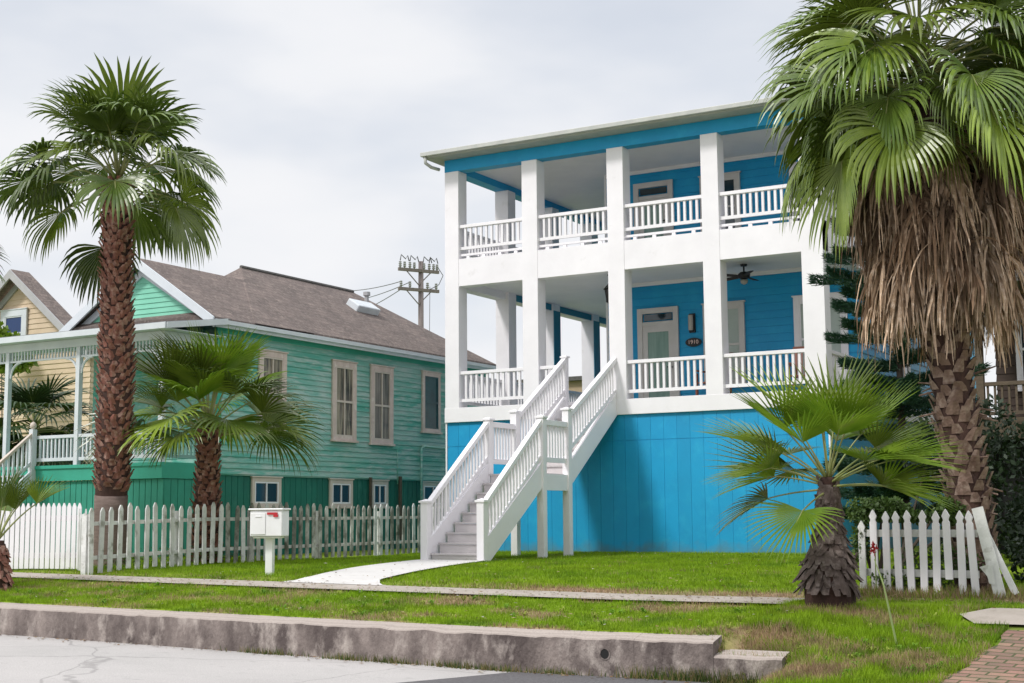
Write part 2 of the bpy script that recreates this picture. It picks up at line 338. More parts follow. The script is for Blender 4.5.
def crack_road(m):
    nt = m.node_tree; N = nt.nodes; L = nt.links; b = N['Principled BSDF']; src = b.inputs['Base Color'].links[0].from_socket
    tc = N.new('ShaderNodeTexCoord'); nz = N.new('ShaderNodeTexNoise'); nz.inputs['Scale'].default_value = 1.5; nz.inputs['Detail'].default_value = 6
    ad = N.new('ShaderNodeMix'); ad.data_type = 'RGBA'; ad.inputs[0].default_value = .25; L.new(tc.outputs['Object'], nz.inputs[0]); L.new(tc.outputs['Object'], ad.inputs[6]); L.new(nz.outputs['Color'], ad.inputs[7])
    vo = N.new('ShaderNodeTexVoronoi'); vo.feature = 'DISTANCE_TO_EDGE'; vo.inputs['Scale'].default_value = .45; L.new(ad.outputs[2], vo.inputs['Vector'])
    r = N.new('ShaderNodeMapRange'); r.inputs[1].default_value = .002; r.inputs[2].default_value = .006; r.inputs[3].default_value = .72; r.inputs[4].default_value = 1; L.new(vo.outputs['Distance'], r.inputs[0])
    n2 = N.new('ShaderNodeTexNoise'); n2.inputs['Scale'].default_value = 90; n2.inputs['Detail'].default_value = 4; L.new(tc.outputs['Object'], n2.inputs[0])
    r2 = N.new('ShaderNodeMapRange'); r2.inputs[1].default_value = .3; r2.inputs[2].default_value = .7; r2.inputs[3].default_value = .82; r2.inputs[4].default_value = 1.12; L.new(n2.outputs['Fac'], r2.inputs[0])
    mu = N.new('ShaderNodeMath'); mu.operation = 'MULTIPLY'; L.new(r.outputs[0], mu.inputs[0]); L.new(r2.outputs[0], mu.inputs[1])
    mx = N.new('ShaderNodeMix'); mx.data_type = 'RGBA'; mx.blend_type = 'MULTIPLY'; mx.inputs[0].default_value = 1; L.new(src, mx.inputs[6]); L.new(mu.outputs[0], mx.inputs[7]); L.new(mx.outputs[2], b.inputs['Base Color'])
crack_road(ROAD)
struct('street', mb, ROAD)
mb = MB(); pts = [(-7.62,12.1),(-7.35,12.86),(-6.2,12.91),(-5.3,12.91),(-4.6,12.4),(-4.2,11.6),(-4,10.4),(-5,9),(-7.4,9.4),(-8.2,10.6)]
mb.quad(*[(x, y, max(road_z(x), 0)+.006) for x, y in pts]); struct('asphalt_patch', mb, ASPH)
sheet('sidewalk', SWALK, -60, -5.25, 15.1, 15.98, .03, .45)
sheet('sidewalk_slab', SWALK, -3.3, 8, 14.42, 15.2, .034, .3, f=lambda x, y: (x + (.25*((y-14.8)/.4)**2 if x < -3 else 0), y))
def pathf(x, y):
    t = (y - 15.9) / (22.25 - 15.9); u = x
    l = -12.55 + (-14.72+12.55)*t - .25*math.sin(PI*t); r = -11.35 + (-13.28+11.35)*t - .15*math.sin(PI*t)
    if t < .12: r += .25*(1-t/.12)**2; l -= .3*(1-t/.12)**2
    return (l + (r-l)*u, y)
sheet('front_walk', WALK, 0, 1, 15.9, 22.3, .035, .25, f=pathf)
sheet('brick_apron', BRICK, 0, 1, 11.4, 14.25, .02, .2, f=lambda u, y: (-2.92 + .1*(y-12) + u*8 + .05*math.sin(y*7)*(1-u), y))
# concrete curb
def curb(x0, x1, top, name_mb, ragged=False):
    mb = name_mb; n = int((x1-x0)/.08)+2; a = len(mb.v)
    for i in range(n):
        x = x0 + (x1-x0)*i/(n-1); s = .0155*max(0, -7.3-x); st = .0112*max(0, -7.3-x)
        w = .018*noise.noise(V((x*1.7, 0, 4)))+.012*noise.noise(V((x*7, 0, 4))); w2 = .035*noise.noise(V((x*3, 5, 4)))+.02*noise.noise(V((x*9, 5, 4)))
        k = top - .36
        for (y, z) in ((12.93+w, -.3), (12.93+w, s), (12.935+w, .360+st+k+w2*.5), (12.950+w, .376+st+k+w2*.5), (13.17, .425+st+k), (13.17, -.3)):
            mb.v.append((x, y, z))
    for i in range(n-1):
        for j in range(5): mb.f.append((a+i*6+j, a+(i+1)*6+j, a+(i+1)*6+j+1, a+i*6+j+1))
    mb.f.append(tuple(a+j for j in range(6))); mb.f.append(tuple(a+(n-1)*6+j for j in range(6))[::-1])
cs = MB()
for a, b in ((-60,-24.6),(-24.597,-18.2),(-18.197,-12.3),(-12.297,-6.03),(-6.027,-5.2)): curb(a, b, .36, cs)
curb(-5.197, -4.52, .23, cs)
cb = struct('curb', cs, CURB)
mb = MB()
mb.tube([(-6.346,12.925,.222),(-6.346,13.05,.222)], .048, 20); mb.build('drain_hole_shade', SHADOW, cb)  # solid black plug, its colour stands for the shade inside the hole
mb = MB()
for k in range(20):
    a0, a1 = 2*PI*k/20, 2*PI*(k+1)/20
    mb.quad(*[(-6.346 + r*math.cos(a), 12.919, .222 + r*math.sin(a)) for r, a in ((.049,a0),(.06,a0),(.06,a1),(.049,a1))])
mb.build('drain_rim', CURB, cb)

# grass blades
def blades(name, n, rect, h, w, test=None, label=None):
    vs = []; fs = []; cl = []
    x0, x1, y0, y1 = rect; cnt = 0
    for _ in range(n):
        x, y = uni(x0, x1), uni(y0, y1)
        if test and not test(x, y): continue
        z = G(x, y); t = uni(0, PI*2); hh = h * uni(.5, 1.25) * (1 + .5*noise.noise(V((x*2, y*2, 2)))); ln = hh * uni(.1, .7); la = uni(0, 2*PI)
        c, s = math.cos(t)*w/2, math.sin(t)*w/2; k = cnt*3; cnt += 1
        vs += [(x-c, y-s, z-.01), (x+c, y+s, z-.01), (x+math.cos(la)*ln, y+math.sin(la)*ln, z+hh)]
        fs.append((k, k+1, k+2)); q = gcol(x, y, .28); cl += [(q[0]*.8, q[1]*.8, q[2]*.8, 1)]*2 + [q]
    m = MB(); m.v = vs; m.f = fs
    return tag(m.build(name, GRASSM, cols=cl), label, 'grass', kind='stuff')
GRASSM = attr_mat('grass_blade', .6, .3, 3)
def onpath(x, y, m=0):
    e = .16*noise.noise(V((x*1.3, 4, 0))) + .1*noise.noise(V((x*5, 8, 0)))
    if 15.16-m+max(0,e)*1.6 < y < 15.92+m-max(0,-e)*1.6 and x < -5.3: return True
    if x > -3.25 and 14.42 < y < 15.18: return True
    if 15.9 < y < 22.3:
        l = pathf(0, y)[0]; r = pathf(1, y)[0]
        return l-m < x < r+m
    return False
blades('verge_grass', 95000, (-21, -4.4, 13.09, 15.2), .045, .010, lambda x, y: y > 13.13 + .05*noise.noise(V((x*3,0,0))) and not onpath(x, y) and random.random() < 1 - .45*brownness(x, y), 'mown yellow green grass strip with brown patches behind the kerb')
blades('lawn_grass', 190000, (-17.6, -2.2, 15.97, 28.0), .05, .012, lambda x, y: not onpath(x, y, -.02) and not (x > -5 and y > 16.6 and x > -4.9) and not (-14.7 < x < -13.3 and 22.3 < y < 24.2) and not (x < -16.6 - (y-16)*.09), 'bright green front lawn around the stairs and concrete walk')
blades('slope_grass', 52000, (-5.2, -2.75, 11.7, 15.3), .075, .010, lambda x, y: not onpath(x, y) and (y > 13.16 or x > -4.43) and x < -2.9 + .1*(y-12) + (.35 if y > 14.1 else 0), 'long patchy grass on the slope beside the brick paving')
blades('yard_grass', 26000, (-24.5, -16.7, 15.97, 22.5), .06, .014, lambda x, y: x < -16.6 - (y-16)*.09, 'grass in the yard of the green house behind the fence')
blades('shade_grass', 16000, (-4.9, -1.5, 16.3, 20), .11, .013, None, 'tall weedy grass under the shaggy palm')
def tuft_line(name, label):
    m = MB(); cl = []
    for _ in range(1500):
        cx = random.choice([-10.6,-9.5,-8.1,-7.6,-6.9,-5.9,-5.5,-5.1,-4.8,-8.9]); x = cx + random.gauss(0, .2)
        if x > -4.3 or x < -13: continue
        y = 12.91 - abs(random.gauss(0, .035)); z = road_z(x); h = uni(.03, .13) * (1.3 if x > -6.2 else .8); a = uni(0, 2*PI); w = .006
        k = len(m.v); m.v += [(x-w, y, z-.01), (x+w, y, z-.01), (x+math.cos(a)*h*.4, y-.3*h*random.random(), z+h)]; m.f.append((k,k+1,k+2))
        q = (.06,.10,.02,1) if random.random() < .5 else (.20,.17,.07,1); cl += [q]*3
    tag(m.build(name, GRASSM, cols=cl), label, 'weeds', kind='stuff')
tuft_line('gutter_weeds', 'weeds sprouting along the foot of the concrete kerb')

m = MB(); cl = []
for _ in range(1500):
    zone = random.random()
    if zone < .25: x, y = uni(-19, -5.3), uni(15.1, 16.0); z = G(x, y)+.036
    elif zone < .45: x, y = uni(-19, -4.6), 12.9-abs(random.gauss(0,.12)); z = road_z(x)+.008
    elif zone < .8: x, y = uni(-15, -3), uni(13.2, 17); z = G(x, y)+.05
    else: x, y = uni(-15, -4), uni(17, 27.5); z = G(x, y)+.05
    a = uni(0, PI*2); r_ = uni(.012,.035); c_, s_ = math.cos(a)*r_, math.sin(a)*r_; k = len(m.v)
    m.v += [(x-c_, y-s_, z), (x+s_*.5, y-c_*.5, z+uni(0,.012)), (x+c_, y+s_, z+uni(0,.01)), (x-s_*.5, y+c_*.5, z+uni(0,.012))]; m.f.append((k,k+1,k+2,k+3))
    q = random.choice([(.25,.15,.07,1),(.40,.30,.18,1),(.12,.07,.04,1),(.45,.42,.35,1)]); cl += [q]*4
tag(m.build('leaf_litter', GRASSM, cols=cl), 'small dry leaves and bits scattered over grass and paving', 'litter', kind='stuff')
m = MB(); cl = []
for _ in range(130):
    x, y = (uni(-16, -3), uni(13.25, 15)) if random.random() < .6 else (uni(-5, -2.9), uni(11.9, 14.3))
    if onpath(x, y) or (x < -5.2 and y < 13.25): continue
    z = G(x, y); q = random.choice([(.13,.27,.02,1),(.18,.33,.03,1),(.30,.36,.06,1)])
    for _k in range(random.randint(8, 16)):
        a = uni(0, PI*2); L_0 = uni(.04,.09); h = uni(.02,.07); w = .008; k = len(m.v); ca, sa = math.cos(a), math.sin(a)
        m.v += [(x-sa*w*.4, y+ca*w*.4, z), (x+sa*w*.4, y-ca*w*.4, z), (x+ca*L_0*.5+sa*w, y+sa*L_0*.5-ca*w, z+h), (x+ca*L_0*.5-sa*w, y+sa*L_0*.5+ca*w, z+h), (x+ca*L_0, y+sa*L_0, z+h*.8)]
        m.f += [(k,k+1,k+2,k+3), (k+3,k+2,k+4)]; cl += [q]*5
tag(m.build('weed_clumps', GRASSM, cols=cl), 'broad bladed weeds dotted through the roadside grass', 'weeds', kind='stuff')
m = MB(); cl = []
for _ in range(2600):
    x = uni(-5.24, -4.3); y = uni(13.02, 13.5); z = max(G(x, y), .22 if y < 13.17 else 0); h = uni(.03,.09); w = .006; a = uni(-.6,.6); k = len(m.v)
    m.v += [(x-w, y, z-.01), (x+w, y, z-.01), (x+a*h, y-h*.4, z+h*uni(.5,1.1))]; m.f.append((k,k+1,k+2))
    q = (.18,.30,.02,1) if random.random() < .4 else (.45,.34,.19,1); cl += [q]*3
tag(m.build('bank_grass', GRASSM, cols=cl), 'dry grass hanging over the broken kerb end', 'grass', kind='stuff')
# ------------------------------------------------------------------ generic building bits
def siding_y(mb, x0, x1, z0, z1, y, step, proj=.018, s=-1):
    """lap siding in an XZ wall plane facing -Y (s=-1)"""
    z = z0
    while z < z1 - 1e-4:
        zt = min(z+step, z1)
        mb.quad((x0, y+s*proj, z), (x1, y+s*proj, z), (x1, y+s*.002, zt), (x0, y+s*.002, zt))
        mb.quad((x0, y+s*.002, z), (x1, y+s*.002, z), (x1, y+s*proj, z), (x0, y+s*proj, z)); z = zt
def siding_x(mb, y0, y1, z0, z1, x, step, proj=.018, s=1):
    z = z0
    while z < z1 - 1e-4:
        zt = min(z+step, z1)
        mb.quad((x+s*proj, y0, z), (x+s*proj, y1, z), (x+s*.002, y1, zt), (x+s*.002, y0, zt))
        mb.quad((x+s*.002, y0, z), (x+s*.002, y1, z), (x+s*proj, y1, z), (x+s*proj, y0, z)); z = zt
def boards_y(mb, x0, x1, z0, z1, y, step, gap=.012, th=.02, s=-1):
    x = x0
    while x < x1 - 1e-3:
        xe = min(x+step, x1)
        mb.box(x+gap/2, xe-gap/2, min(y, y+s*th), max(y, y+s*th), z0, z1); x = xe
def boards_x(mb, y0, y1, z0, z1, x, step, gap=.012, th=.02, s=1):
    y = y0
    while y < y1 - 1e-3:
        ye = min(y+step, y1)
        mb.box(min(x, x+s*th), max(x, x+s*th), y+gap/2, ye-gap/2, z0, z1); y = ye

def window(parent, axis, a0, a1, z0, z1, p, s, frame_m, pane_m, fw=.11, proud=.06, sashes='double', split=True, name='window', sash_m=None, sill=True):
    """axis 'x': wall is a plane X=p, extends along Y a0..a1. axis 'y': plane Y=p."""
    def bx(mb, u0, u1, w0, w1, d0, d1):
        lo, hi = sorted((p + s*d0, p + s*d1))
        if axis == 'x': mb.box(lo, hi, u0, u1, w0, w1)
        else: mb.box(u0, u1, lo, hi, w0, w1)
    fr = MB()
    bx(fr, a0, a0+fw, z0, z1, 0, proud); bx(fr, a1-fw, a1, z0, z1, 0, proud)
    bx(fr, a0+fw, a1-fw, z1-fw, z1, 0, proud); bx(fr, a0+fw, a1-fw, z0, z0+fw*.7, 0, proud)
    if sill: bx(fr, a0-.04, a1+.04, z0-.05, z0, 0, proud+.035); bx(fr, a0-.03, a1+.03, z1, z1+.03, 0, proud+.02)
    F = fr.build(name, frame_m, parent, bevel=.004)
    i0, i1, j0, j1 = a0+fw, a1-fw, z0+fw*.7, z1-fw
    g = MB(); bx(g, i0, i1, j0, j1, .0, .022); g.build('pane', pane_m, F)
    sa = MB(); t = .035
    bx(sa, i0, i0+t, j0, j1, .022, .045); bx(sa, i1-t, i1, j0, j1, .022, .045); bx(sa, i0+t, i1-t, j0, j0+t, .022, .045); bx(sa, i0+t, i1-t, j1-t, j1, .022, .045)
    if sashes == 'double': mid = (j0+j1)/2; bx(sa, i0+t, i1-t, mid-.025, mid+.025, .022, .05)
    if split: m_ = (i0+i1)/2; bx(sa, m_-.018, m_+.018, j0+t, j1-t, .022, .043)
    sa.build('sash', sash_m or frame_m, F)
    return F

# ------------------------------------------------------------------ blue house
H = thing('beach_house', (-13.2, 28, .774), 'bright blue raised two storey house with white porches and columns', 'house')
CX = [(-17.8,-17.42), (-15.70,-15.30), (-13.52,-13.12), (-11.27,-10.88), (-9.10,-8.64)]
CY = [30.36, 32.72, 35.08, 37.44]
YF = 28.0; YW = 30.9; XL, XR_, YB = -17.8, -8.64, 43.
Z1, Z2 = 4.05, 7.58; ZC1, ZC2 = 7.13, 9.90
# raised base with grooved panels
mb = MB(); mb.box(-17.74, -8.70, 28.07, YB, .4, 3.70)
for (z0, z1) in ((.62, 3.18), (3.195, 3.76)):
    boards_y(mb, -17.78, -8.66, z0, z1, 28.07, .305, .005, .008)
    boards_x(mb, 28.065, YB, z0, z1, -8.70, .305, .005, .008)
    boards_x(mb, 28.065, YB, z0, z1, -17.74, .305, .005, .008, s=-1)
BASE = mb.build('base_wall', BLUEBASE, H)
mb = MB(); mb.box(-17.81, -17.775, 28.03, 28.07, .75, 3.75); mb.box(-8.665, -8.63, 28.03, 28.07, .75, 3.75); mb.build('corner_board', WHITE, BASE)
# decks
def ring(mb, z0, z1, th, out=0.):
    mb.box(XL-out, XR_+out, YF+.012-out, YF+.012+th, z0, z1)
    mb.box(XL-out, XL+th, YF+.012+th, CY[3]+.38, z0, z1)
    mb.box(XR_-th, XR_+out, YF+.012+th, YB, z0, z1)
mb = MB(); ring(mb, 3.754, 4.09, .12, .015); mb.build('deck_rim', WHITE, H, bevel=.004)
mb = MB(); mb.box(XL+.12, XR_-.12, YF+.14, YB-.1, 3.85, Z1); mb.build('deck_floor', DECK, H)
mb = MB(); ring(mb, 6.95, 7.60, .30, .0); ub = mb.build('porch_girder', WHITE, H, bevel=.004)
mb = MB(); mb.box(-17.495, -17.47, 30.4, 37.4, 6.96, 7.12); mb.build('girder_facing', BLUETRIM, ub)
mb = MB(); mb.box(XL+.3, XR_-.3, YF+.32, YB-.1, ZC1+.02, Z2); mb.build('upper_deck_floor', DECK, H)
mb = MB(); mb.box(XL+.3, XR_-.3, YF+.314, CY[3]+.36, ZC1, ZC1+.018); mb.build('lower_ceiling', CEIL, H)
mb = MB(); mb.box(XL+.28, XR_-.28, YF+.30, CY[3]+.36, ZC2, ZC2+.02); mb.build('upper_ceiling', CEIL, H)
# columns
for i, (a, b) in enumerate(CX):
    mb = MB(); mb.box(a, b, YF, YF+.38, 3.757, 9.73); mb.build('column', WHITE, H, bevel=.008)
for j, y in enumerate(CY):
    mb = MB(); mb.box(XL+.003, XL+.383, y, y+.38, 3.757, 9.73); c = mb.build('column', WHITE, H, bevel=.008)
    if j: 
        mb = MB(); mb.box(XL+.383, XL+.40, y+.01, y+.37, Z1, 6.95); mb.build('column_facing', BLUETRIM, c)
# roof beam, soffit, gutter, roof
mb = MB(); mb.box(XL-.005, XR_+.005, YF+.004, YF+.30, 9.73, 10.02); mb.box(XL-.005, XL+.30, YF+.30, CY[3]+.38, 9.73, 10.02)
mb.box(XR_-.30, XR_+.005, YF+.30, YB, 9.73, 10.02); mb.build('roof_beam', BLUE, H)
RF = MB(); x0, x1, y0, y1 = -18.12, -8.3, 27.58, 43.5
RF.box(x0, x1, y0, y1, 10.022, 10.06); ROOF = RF.build('soffit', SOFFIT, H)
mb = MB(); zr = 10.16; cxr = (x0+x1)/2
mb.add([(x0-.02,y0-.02,zr),(x1+.02,y0-.02,zr),(x1+.02,y1,zr),(x0-.02,y1,zr),(cxr,y0+5,10.95),(cxr,y1-5,10.95)], [(0,1,4),(1,2,5,4),(2,3,5),(3,0,4,5),(3,2,1,0)])
mb.build('roof', DARKROOF, H)
mb = MB(); mb.box(x0-.012, x1+.012, y0-.02, y0+.0, 10.03, 10.158); mb.box(x0-.02, x0, y0, y1, 10.03, 10.158); mb.box(x1, x1+.02, y0, y1, 10.03, 10.158)
mb.box(x0-.03, x1+.03, y0-.12, y0-.022, 10.05, 10.15)
GT = mb.build('gutter', GUTTER, H, bevel=.01)
mb = MB(); mb.tube([(-18.05,27.53,10.05),(-18.05,27.55,9.90),(-17.98,27.7,9.82),(-17.9,27.92,9.80)], .04, 8); mb.build('downspout', GUTTER, GT, smooth=True)
# house body
mb = MB(); mb.box(-14.93, -8.80, 30.92, YB, 4.05, 10.0)
siding_y(mb, -14.95, -8.78, 4.05, ZC1, YW+.02, .18); siding_y(mb, -14.95, -8.78, Z2, ZC2, YW+.02, .18)
siding_x(mb, YW, YB, 4.05, 10.0, -8.80, .18); siding_x(mb, YW, YB, 4.05, 10.0, -14.93, .18, s=-1)
WALL = mb.build('wall', BLUE, H)
mb = MB(); 
for z0, z1 in ((4.05, ZC1), (Z2, ZC2)): mb.box(-14.985, -14.93, YW-.01, YW+.1, z0, z1)
mb.box(-14.95,-8.8, YW-.045, YW-.002, ZC1-.09, ZC1-.002); mb.box(-14.95,-8.8, YW-.045, YW-.002, ZC2-.09, ZC2-.002)
mb.build('frieze_board', CEIL, WALL)
# doors
def door(x0, x1, z0, zt, transom=True):
    fr = MB(); y = YW; f = .13
    fr.box(x0, x0+f, y-.06, y, z0, zt); fr.box(x1-f, x1, y-.06, y, z0, zt); fr.box(x0+f, x1-f, y-.06, y, zt-f, zt)
    zd = zt-.42 if transom else zt-f
    if transom: fr.box(x0+f, x1-f, y-.055, y, zd, zd+.09)
    D = fr.build('door', CREAMW, H, bevel=.005)
    lf = MB(); a, b = x0+f, x1-f; g0, g1, h0, h1 = a+.13, b-.13, z0+.25, zd-.16
    lf.box(a, g0, y-.035, y-.005, z0, zd); lf.box(g1, b, y-.035, y-.005, z0, zd); lf.box(g0, g1, y-.035, y-.005, z0, h0); lf.box(g0, g1, y-.035, y-.005, h1, zd)
    lf.build('door_leaf', CREAMW, D)
    mb = MB(); mb.box(g0, g1, y-.02, y-.008, h0, h1); mb.build('pane', DOORGLASS, D)
    if transom: mb = MB(); mb.box(a+.04, b-.04, y-.03, y-.01, zd+.12, zt-f-.02); mb.build('transom_pane', GLASS, D)
    mb = MB(); mb.tube([(b-.06, y-.035, z0+1.0), (b-.06, y-.09, z0+1.0)], .025, 8); mb.tube([(b-.06, y-.09, z0+1.0), (b-.16, y-.09, z0+1.0)], .012, 6); mb.build('handle', METAL, D)
CREAMW = mat('door_frame_paint', (.62,.60,.58), .5, (.56,.54,.52), 2)
door(-14.14, -13.08, Z1, 6.49); door(-14.18, -13.15, Z2, 9.57)
window(H, 'y', -12.45, -11.43, 4.55, 6.46, YW, -1, CREAMW, BLIND, .11, .06)
window(H, 'y', -10.25, -9.02, 4.55, 6.46, YW, -1, WHITE, BLIND, .13, .06)
window(H, 'y', -12.45, -11.45, 8.0, 9.52, YW, -1, CREAMW, GLASS, .11, .06)
window(H, 'y', -10.25, -9.02, 8.0, 9.55, YW, -1, WHITE, GLASS, .13, .06)
for z in (4.7, 8.0): window(H, 'x', 34.2, 35.2, z, z+1.6, -8.80, 1, WHITE, GLASS, .1, .05)
# wall lamp and number plaque
mb = MB(); c = (-12.73, YW-.06)
mb.box(c[0]-.075, c[0]+.075, YW-.05, YW-.001, 5.83, 6.28); lp = mb.build('wall_lamp', METAL, H)
mb = MB(); mb.lathe([(.055,0),(.06,.02),(.06,.34),(.055,.36)], (c[0]-.01, YW-.10, 5.88), 12); mb.build('lamp_glass', LAMPGLASS, lp, smooth=True)
mb = MB()
ov = [(math.cos(2*PI*k/28)*.20, math.sin(2*PI*k/28)*.105) for k in range(28)]
n = len(ov); mb.add([(-12.71+x, YW-.045, 5.60+z) for x, z in ov] + [(-12.71+x, YW-.001, 5.60+z) for x, z in ov], [tuple(range(n))] + [(k, (k+1)%n, n+(k+1)%n, n+k) for k in range(n)])
PLQ = mb.build('number_plaque', BLACK, H)
cu = bpy.data.curves.new('digits', 'FONT'); cu.body = '1910'; cu.size = .135; cu.align_x = 'CENTER'; cu.align_y = 'CENTER'; cu.extrude = .004
tob = bpy.data.objects.new('digits', cu); COL.objects.link(tob); bpy.context.view_layer.update()
me = bpy.data.meshes.new_from_object(tob.evaluated_get(bpy.context.evaluated_depsgraph_get())); bpy.data.objects.remove(tob)
me.materials.clear(); me.materials.append(GOLD); me.transform(Matrix.Translation(V((-12.71, YW-.052, 5.60)) - H.location) @ Matrix.Rotation(PI/2, 4, 'X'))
to = bpy.data.objects.new('house_number', me); COL.objects.link(to); to.parent = PLQ

# railings
def railing(parent, p0, p1, zt, zb, mat_=WHITE, sp=.14, bw=.052, name='railing', toe=None, rails=(.10,.075)):
    p0, p1 = V((*p0, 0)), V((*p1, 0)); d = p1 - p0; L = d.length; d.normalize()
    mb = MB(); n = max(1, round(L/sp))
    for i in range(1, n):
        q = p0 + d*(L*i/n); mb.beam((q.x, q.y, zb), (q.x, q.y, zt-.05), bw, bw, up=(d.x, d.y, 0))
    mb.beam((p0.x, p0.y, zb), (p1.x, p1.y, zb), .05, .07)
    if toe:
        mb.beam((p0.x, p0.y, toe+.03), (p1.x, p1.y, toe+.03), .05, .05)
        k = max(2, int(L/.4))
        for i in range(k): 
            q = p0 + d*(L*(i+.5)/k); mb.beam((q.x-d.x*.04, q.y-d.y*.04, toe-.04), (q.x+d.x*.04, q.y+d.y*.04, toe-.04), .05, .10)
    Rr = mb.build(name, mat_, parent)
    mb = MB(); mb.beam((p0.x, p0.y, zt-rails[1]/2), (p1.x, p1.y, zt-rails[1]/2), rails[0], rails[1]); mb.build('handrail', mat_, Rr, bevel=.006)
    return Rr
yr = YF+.10
for i in range(4):
    a, b = CX[i][1], CX[i+1][0]
    railing(H, (a, yr), (b, yr), 8.42, 7.86, toe=7.67)
    if i != 1: railing(H, (a, yr), (b, yr), 4.94, 4.26)
railing(H, (CX[1][1], yr), (-14.70, yr), 4.94, 4.26)
cy = [YF] + CY
for j in range(4):
    railing(H, (XL+.12, cy[j]+.38), (XL+.12, cy[j+1]), 8.42, 7.86, toe=7.67)
    railing(H, (XL+.12, cy[j]+.38), (XL+.12, cy[j+1]), 4.94, 4.26)
for zt, zb in ((8.42, 7.86), (4.94, 4.26)): railing(H, (XR_-.12, YF+.38), (XR_-.12, YW-.02), zt, zb)

# hanging lantern, ceiling fan, porch chairs
LN = thing('hanging_lantern', (-14.15, 29.4, 6.45), 'black hanging lantern under the lower porch ceiling behind the stair opening', 'lantern')
mb = MB(); mb.tube([(-14.15,29.4,7.13),(-14.15,29.4,6.93)], .012, 6); mb.lathe([(.06,0),(.06,.02)], (-14.15,29.4,7.11), 12); mb.build('chain', METAL, LN)
mb = MB(); mb.lathe([(.03,.18),(.05,.14),(.15,.03),(.15,0)], (-14.15,29.4,6.77), 6)
for k in range(6):
    t = 2*PI*k/6; mb.tube([(-14.15+.13*math.cos(t),29.4+.13*math.sin(t),6.78), (-14.15+.09*math.cos(t),29.4+.09*math.sin(t),6.5)], .011, 5)
mb.lathe([(.10,.03),(.10,0),(.02,-.06)], (-14.15,29.4,6.49), 6); mb.build('lantern_frame', METAL, LN)
mb = MB(); mb.lathe([(.08,0),(.115,.26)], (-14.15,29.4,6.5), 6); mb.build('lantern_glass', mat('smoky_glass', (.10,.10,.10), .1), LN)
fc = (-11.0, 29.75)
FN = thing('ceiling_fan', (fc[0], fc[1], 6.7), 'dark ceiling fan with light on the lower porch ceiling, right bay', 'ceiling fan')
mb = MB(); mb.tube([(fc[0],fc[1],7.13),(fc[0],fc[1],6.93)], .02, 8); mb.lathe([(.08,.0),(.07,-.05)], (fc[0],fc[1],7.13), 12); mb.build('down_rod', METAL, FN)
mb = MB(); mb.lathe([(.05,.0),(.13,.04),(.14,.12),(.08,.17)], (fc[0],fc[1],6.78), 16); mb.build('motor', METAL, FN, smooth=True)
mb = MB(); mb.lathe([(.02,-.10),(.075,-.07),(.09,.0)], (fc[0],fc[1],6.77), 14); mb.build('light_bowl', LAMPGLASS, FN, smooth=True)
for k in range(5):
    t = .25 + 2*PI*k/5; d = V((math.cos(t), math.sin(t), 0)); s_ = V((-d.y, d.x, .18)); c = V((fc[0], fc[1], 6.86)); mb = MB()
    mb.add([c+d*.14-s_*.03, c+d*.22-s_*.065, c+d*.66-s_*.08, c+d*.70, c+d*.66+s_*.08, c+d*.22+s_*.065, c+d*.14+s_*.03], [tuple(range(7))])
    mb.add([v+V((0,0,-.012)) for v in (c+d*.14-s_*.03, c+d*.22-s_*.065, c+d*.66-s_*.08, c+d*.70, c+d*.66+s_*.08, c+d*.22+s_*.065, c+d*.14+s_*.03)], [tuple(range(7))[::-1]])
    mb.build('blade', DARKWOOD, FN)
def porch_chair(x, y, rz, label, z=Z1):
    T = thing('porch_chair', (0,0,0), label, 'chair', 'wooden chairs on the lower porch')
    m = MB(); 
    for k in range(5): m.box(-.26, .26, -.25+.1*k, -.165+.1*k, .40, .425)
    m.build('seat', REDWOOD, T)
    m = MB()
    for k in range(5): m.beam((-.22+.11*k, .27, .43), (-.22+.11*k, .40, 1.05), .07, .02, up=(0,1,0))
    m.beam((-.28,.40,1.05),(.28,.40,1.05), .04, .09); m.build('backrest', REDWOOD, T)
    for sx in (-.27, .27):
        for yy, h in ((-.24,.62),(.27,.66)): m = MB(); m.box(sx-.025, sx+.025, yy-.025, yy+.025, 0, h); m.build('leg', REDWOOD, T)
        m = MB(); m.box(sx-.05, sx+.05, -.30, .32, .665, .69); m.build('armrest', REDWOOD, T)
    T.location = (x, y, z); T.rotation_euler = (0,0,rz)
porch_chair(-9.45, 29.0, .15, 'reddish wooden porch chair behind the rail at the right corner of the lower porch')
porch_chair(-11.62, 29.3, -.2, 'reddish wooden porch chair behind the wide column beside the front door')

# ------------------------------------------------------------------ staircase
ST = thing('staircase', (-14.0, 25, .73), 'white wooden staircase with landing leading up to the blue house porch', 'staircase')
SL, SR = -14.62, -13.40; YB0, YL0, YL1, YT = 22.32, 24.55, 25.72, 27.99
ZG, ZL, ZT = .735, 2.42, 4.05
TREAD = mat('stair_tread_paint', (.55,.52,.52), .6, (.49,.46,.46), 3)
RISER = mat('stair_riser_paint', (.62,.58,.585), .6, (.55,.52,.52), 3)
def flight(y0, y1, z0, z1, n):
    rise = (z1-z0)/n; run = (y1-y0)/(n-1)
    for i in range(n):
        y = y0 + run*i; z = z0 + rise*(i+1)
        mb = MB(); mb.box(SL+.09, SR-.09, y, y+.02, z-rise, z-.032); mb.build('riser', RISER, ST)
        if i < n-1: mb = MB(); mb.box(SL+.08, SR-.08, y-.03, y+run+.02, z-.03, z); mb.build('tread', TREAD, ST)
flight(YB0+.06, YL0, ZG-.02, ZL, 9); flight(YL1, YT, ZL, ZT, 9)
mb = MB(); mb.box(SL+.05, SR-.05, YL0-.02, YL1+.02, ZL-.035, ZL-.001); LD = mb.build('landing', TREAD, ST)
mb = MB()
for x in (SL, SR): mb.box(x-.045, x+.045, YL0, YL1, ZL-.34, ZL-.02)
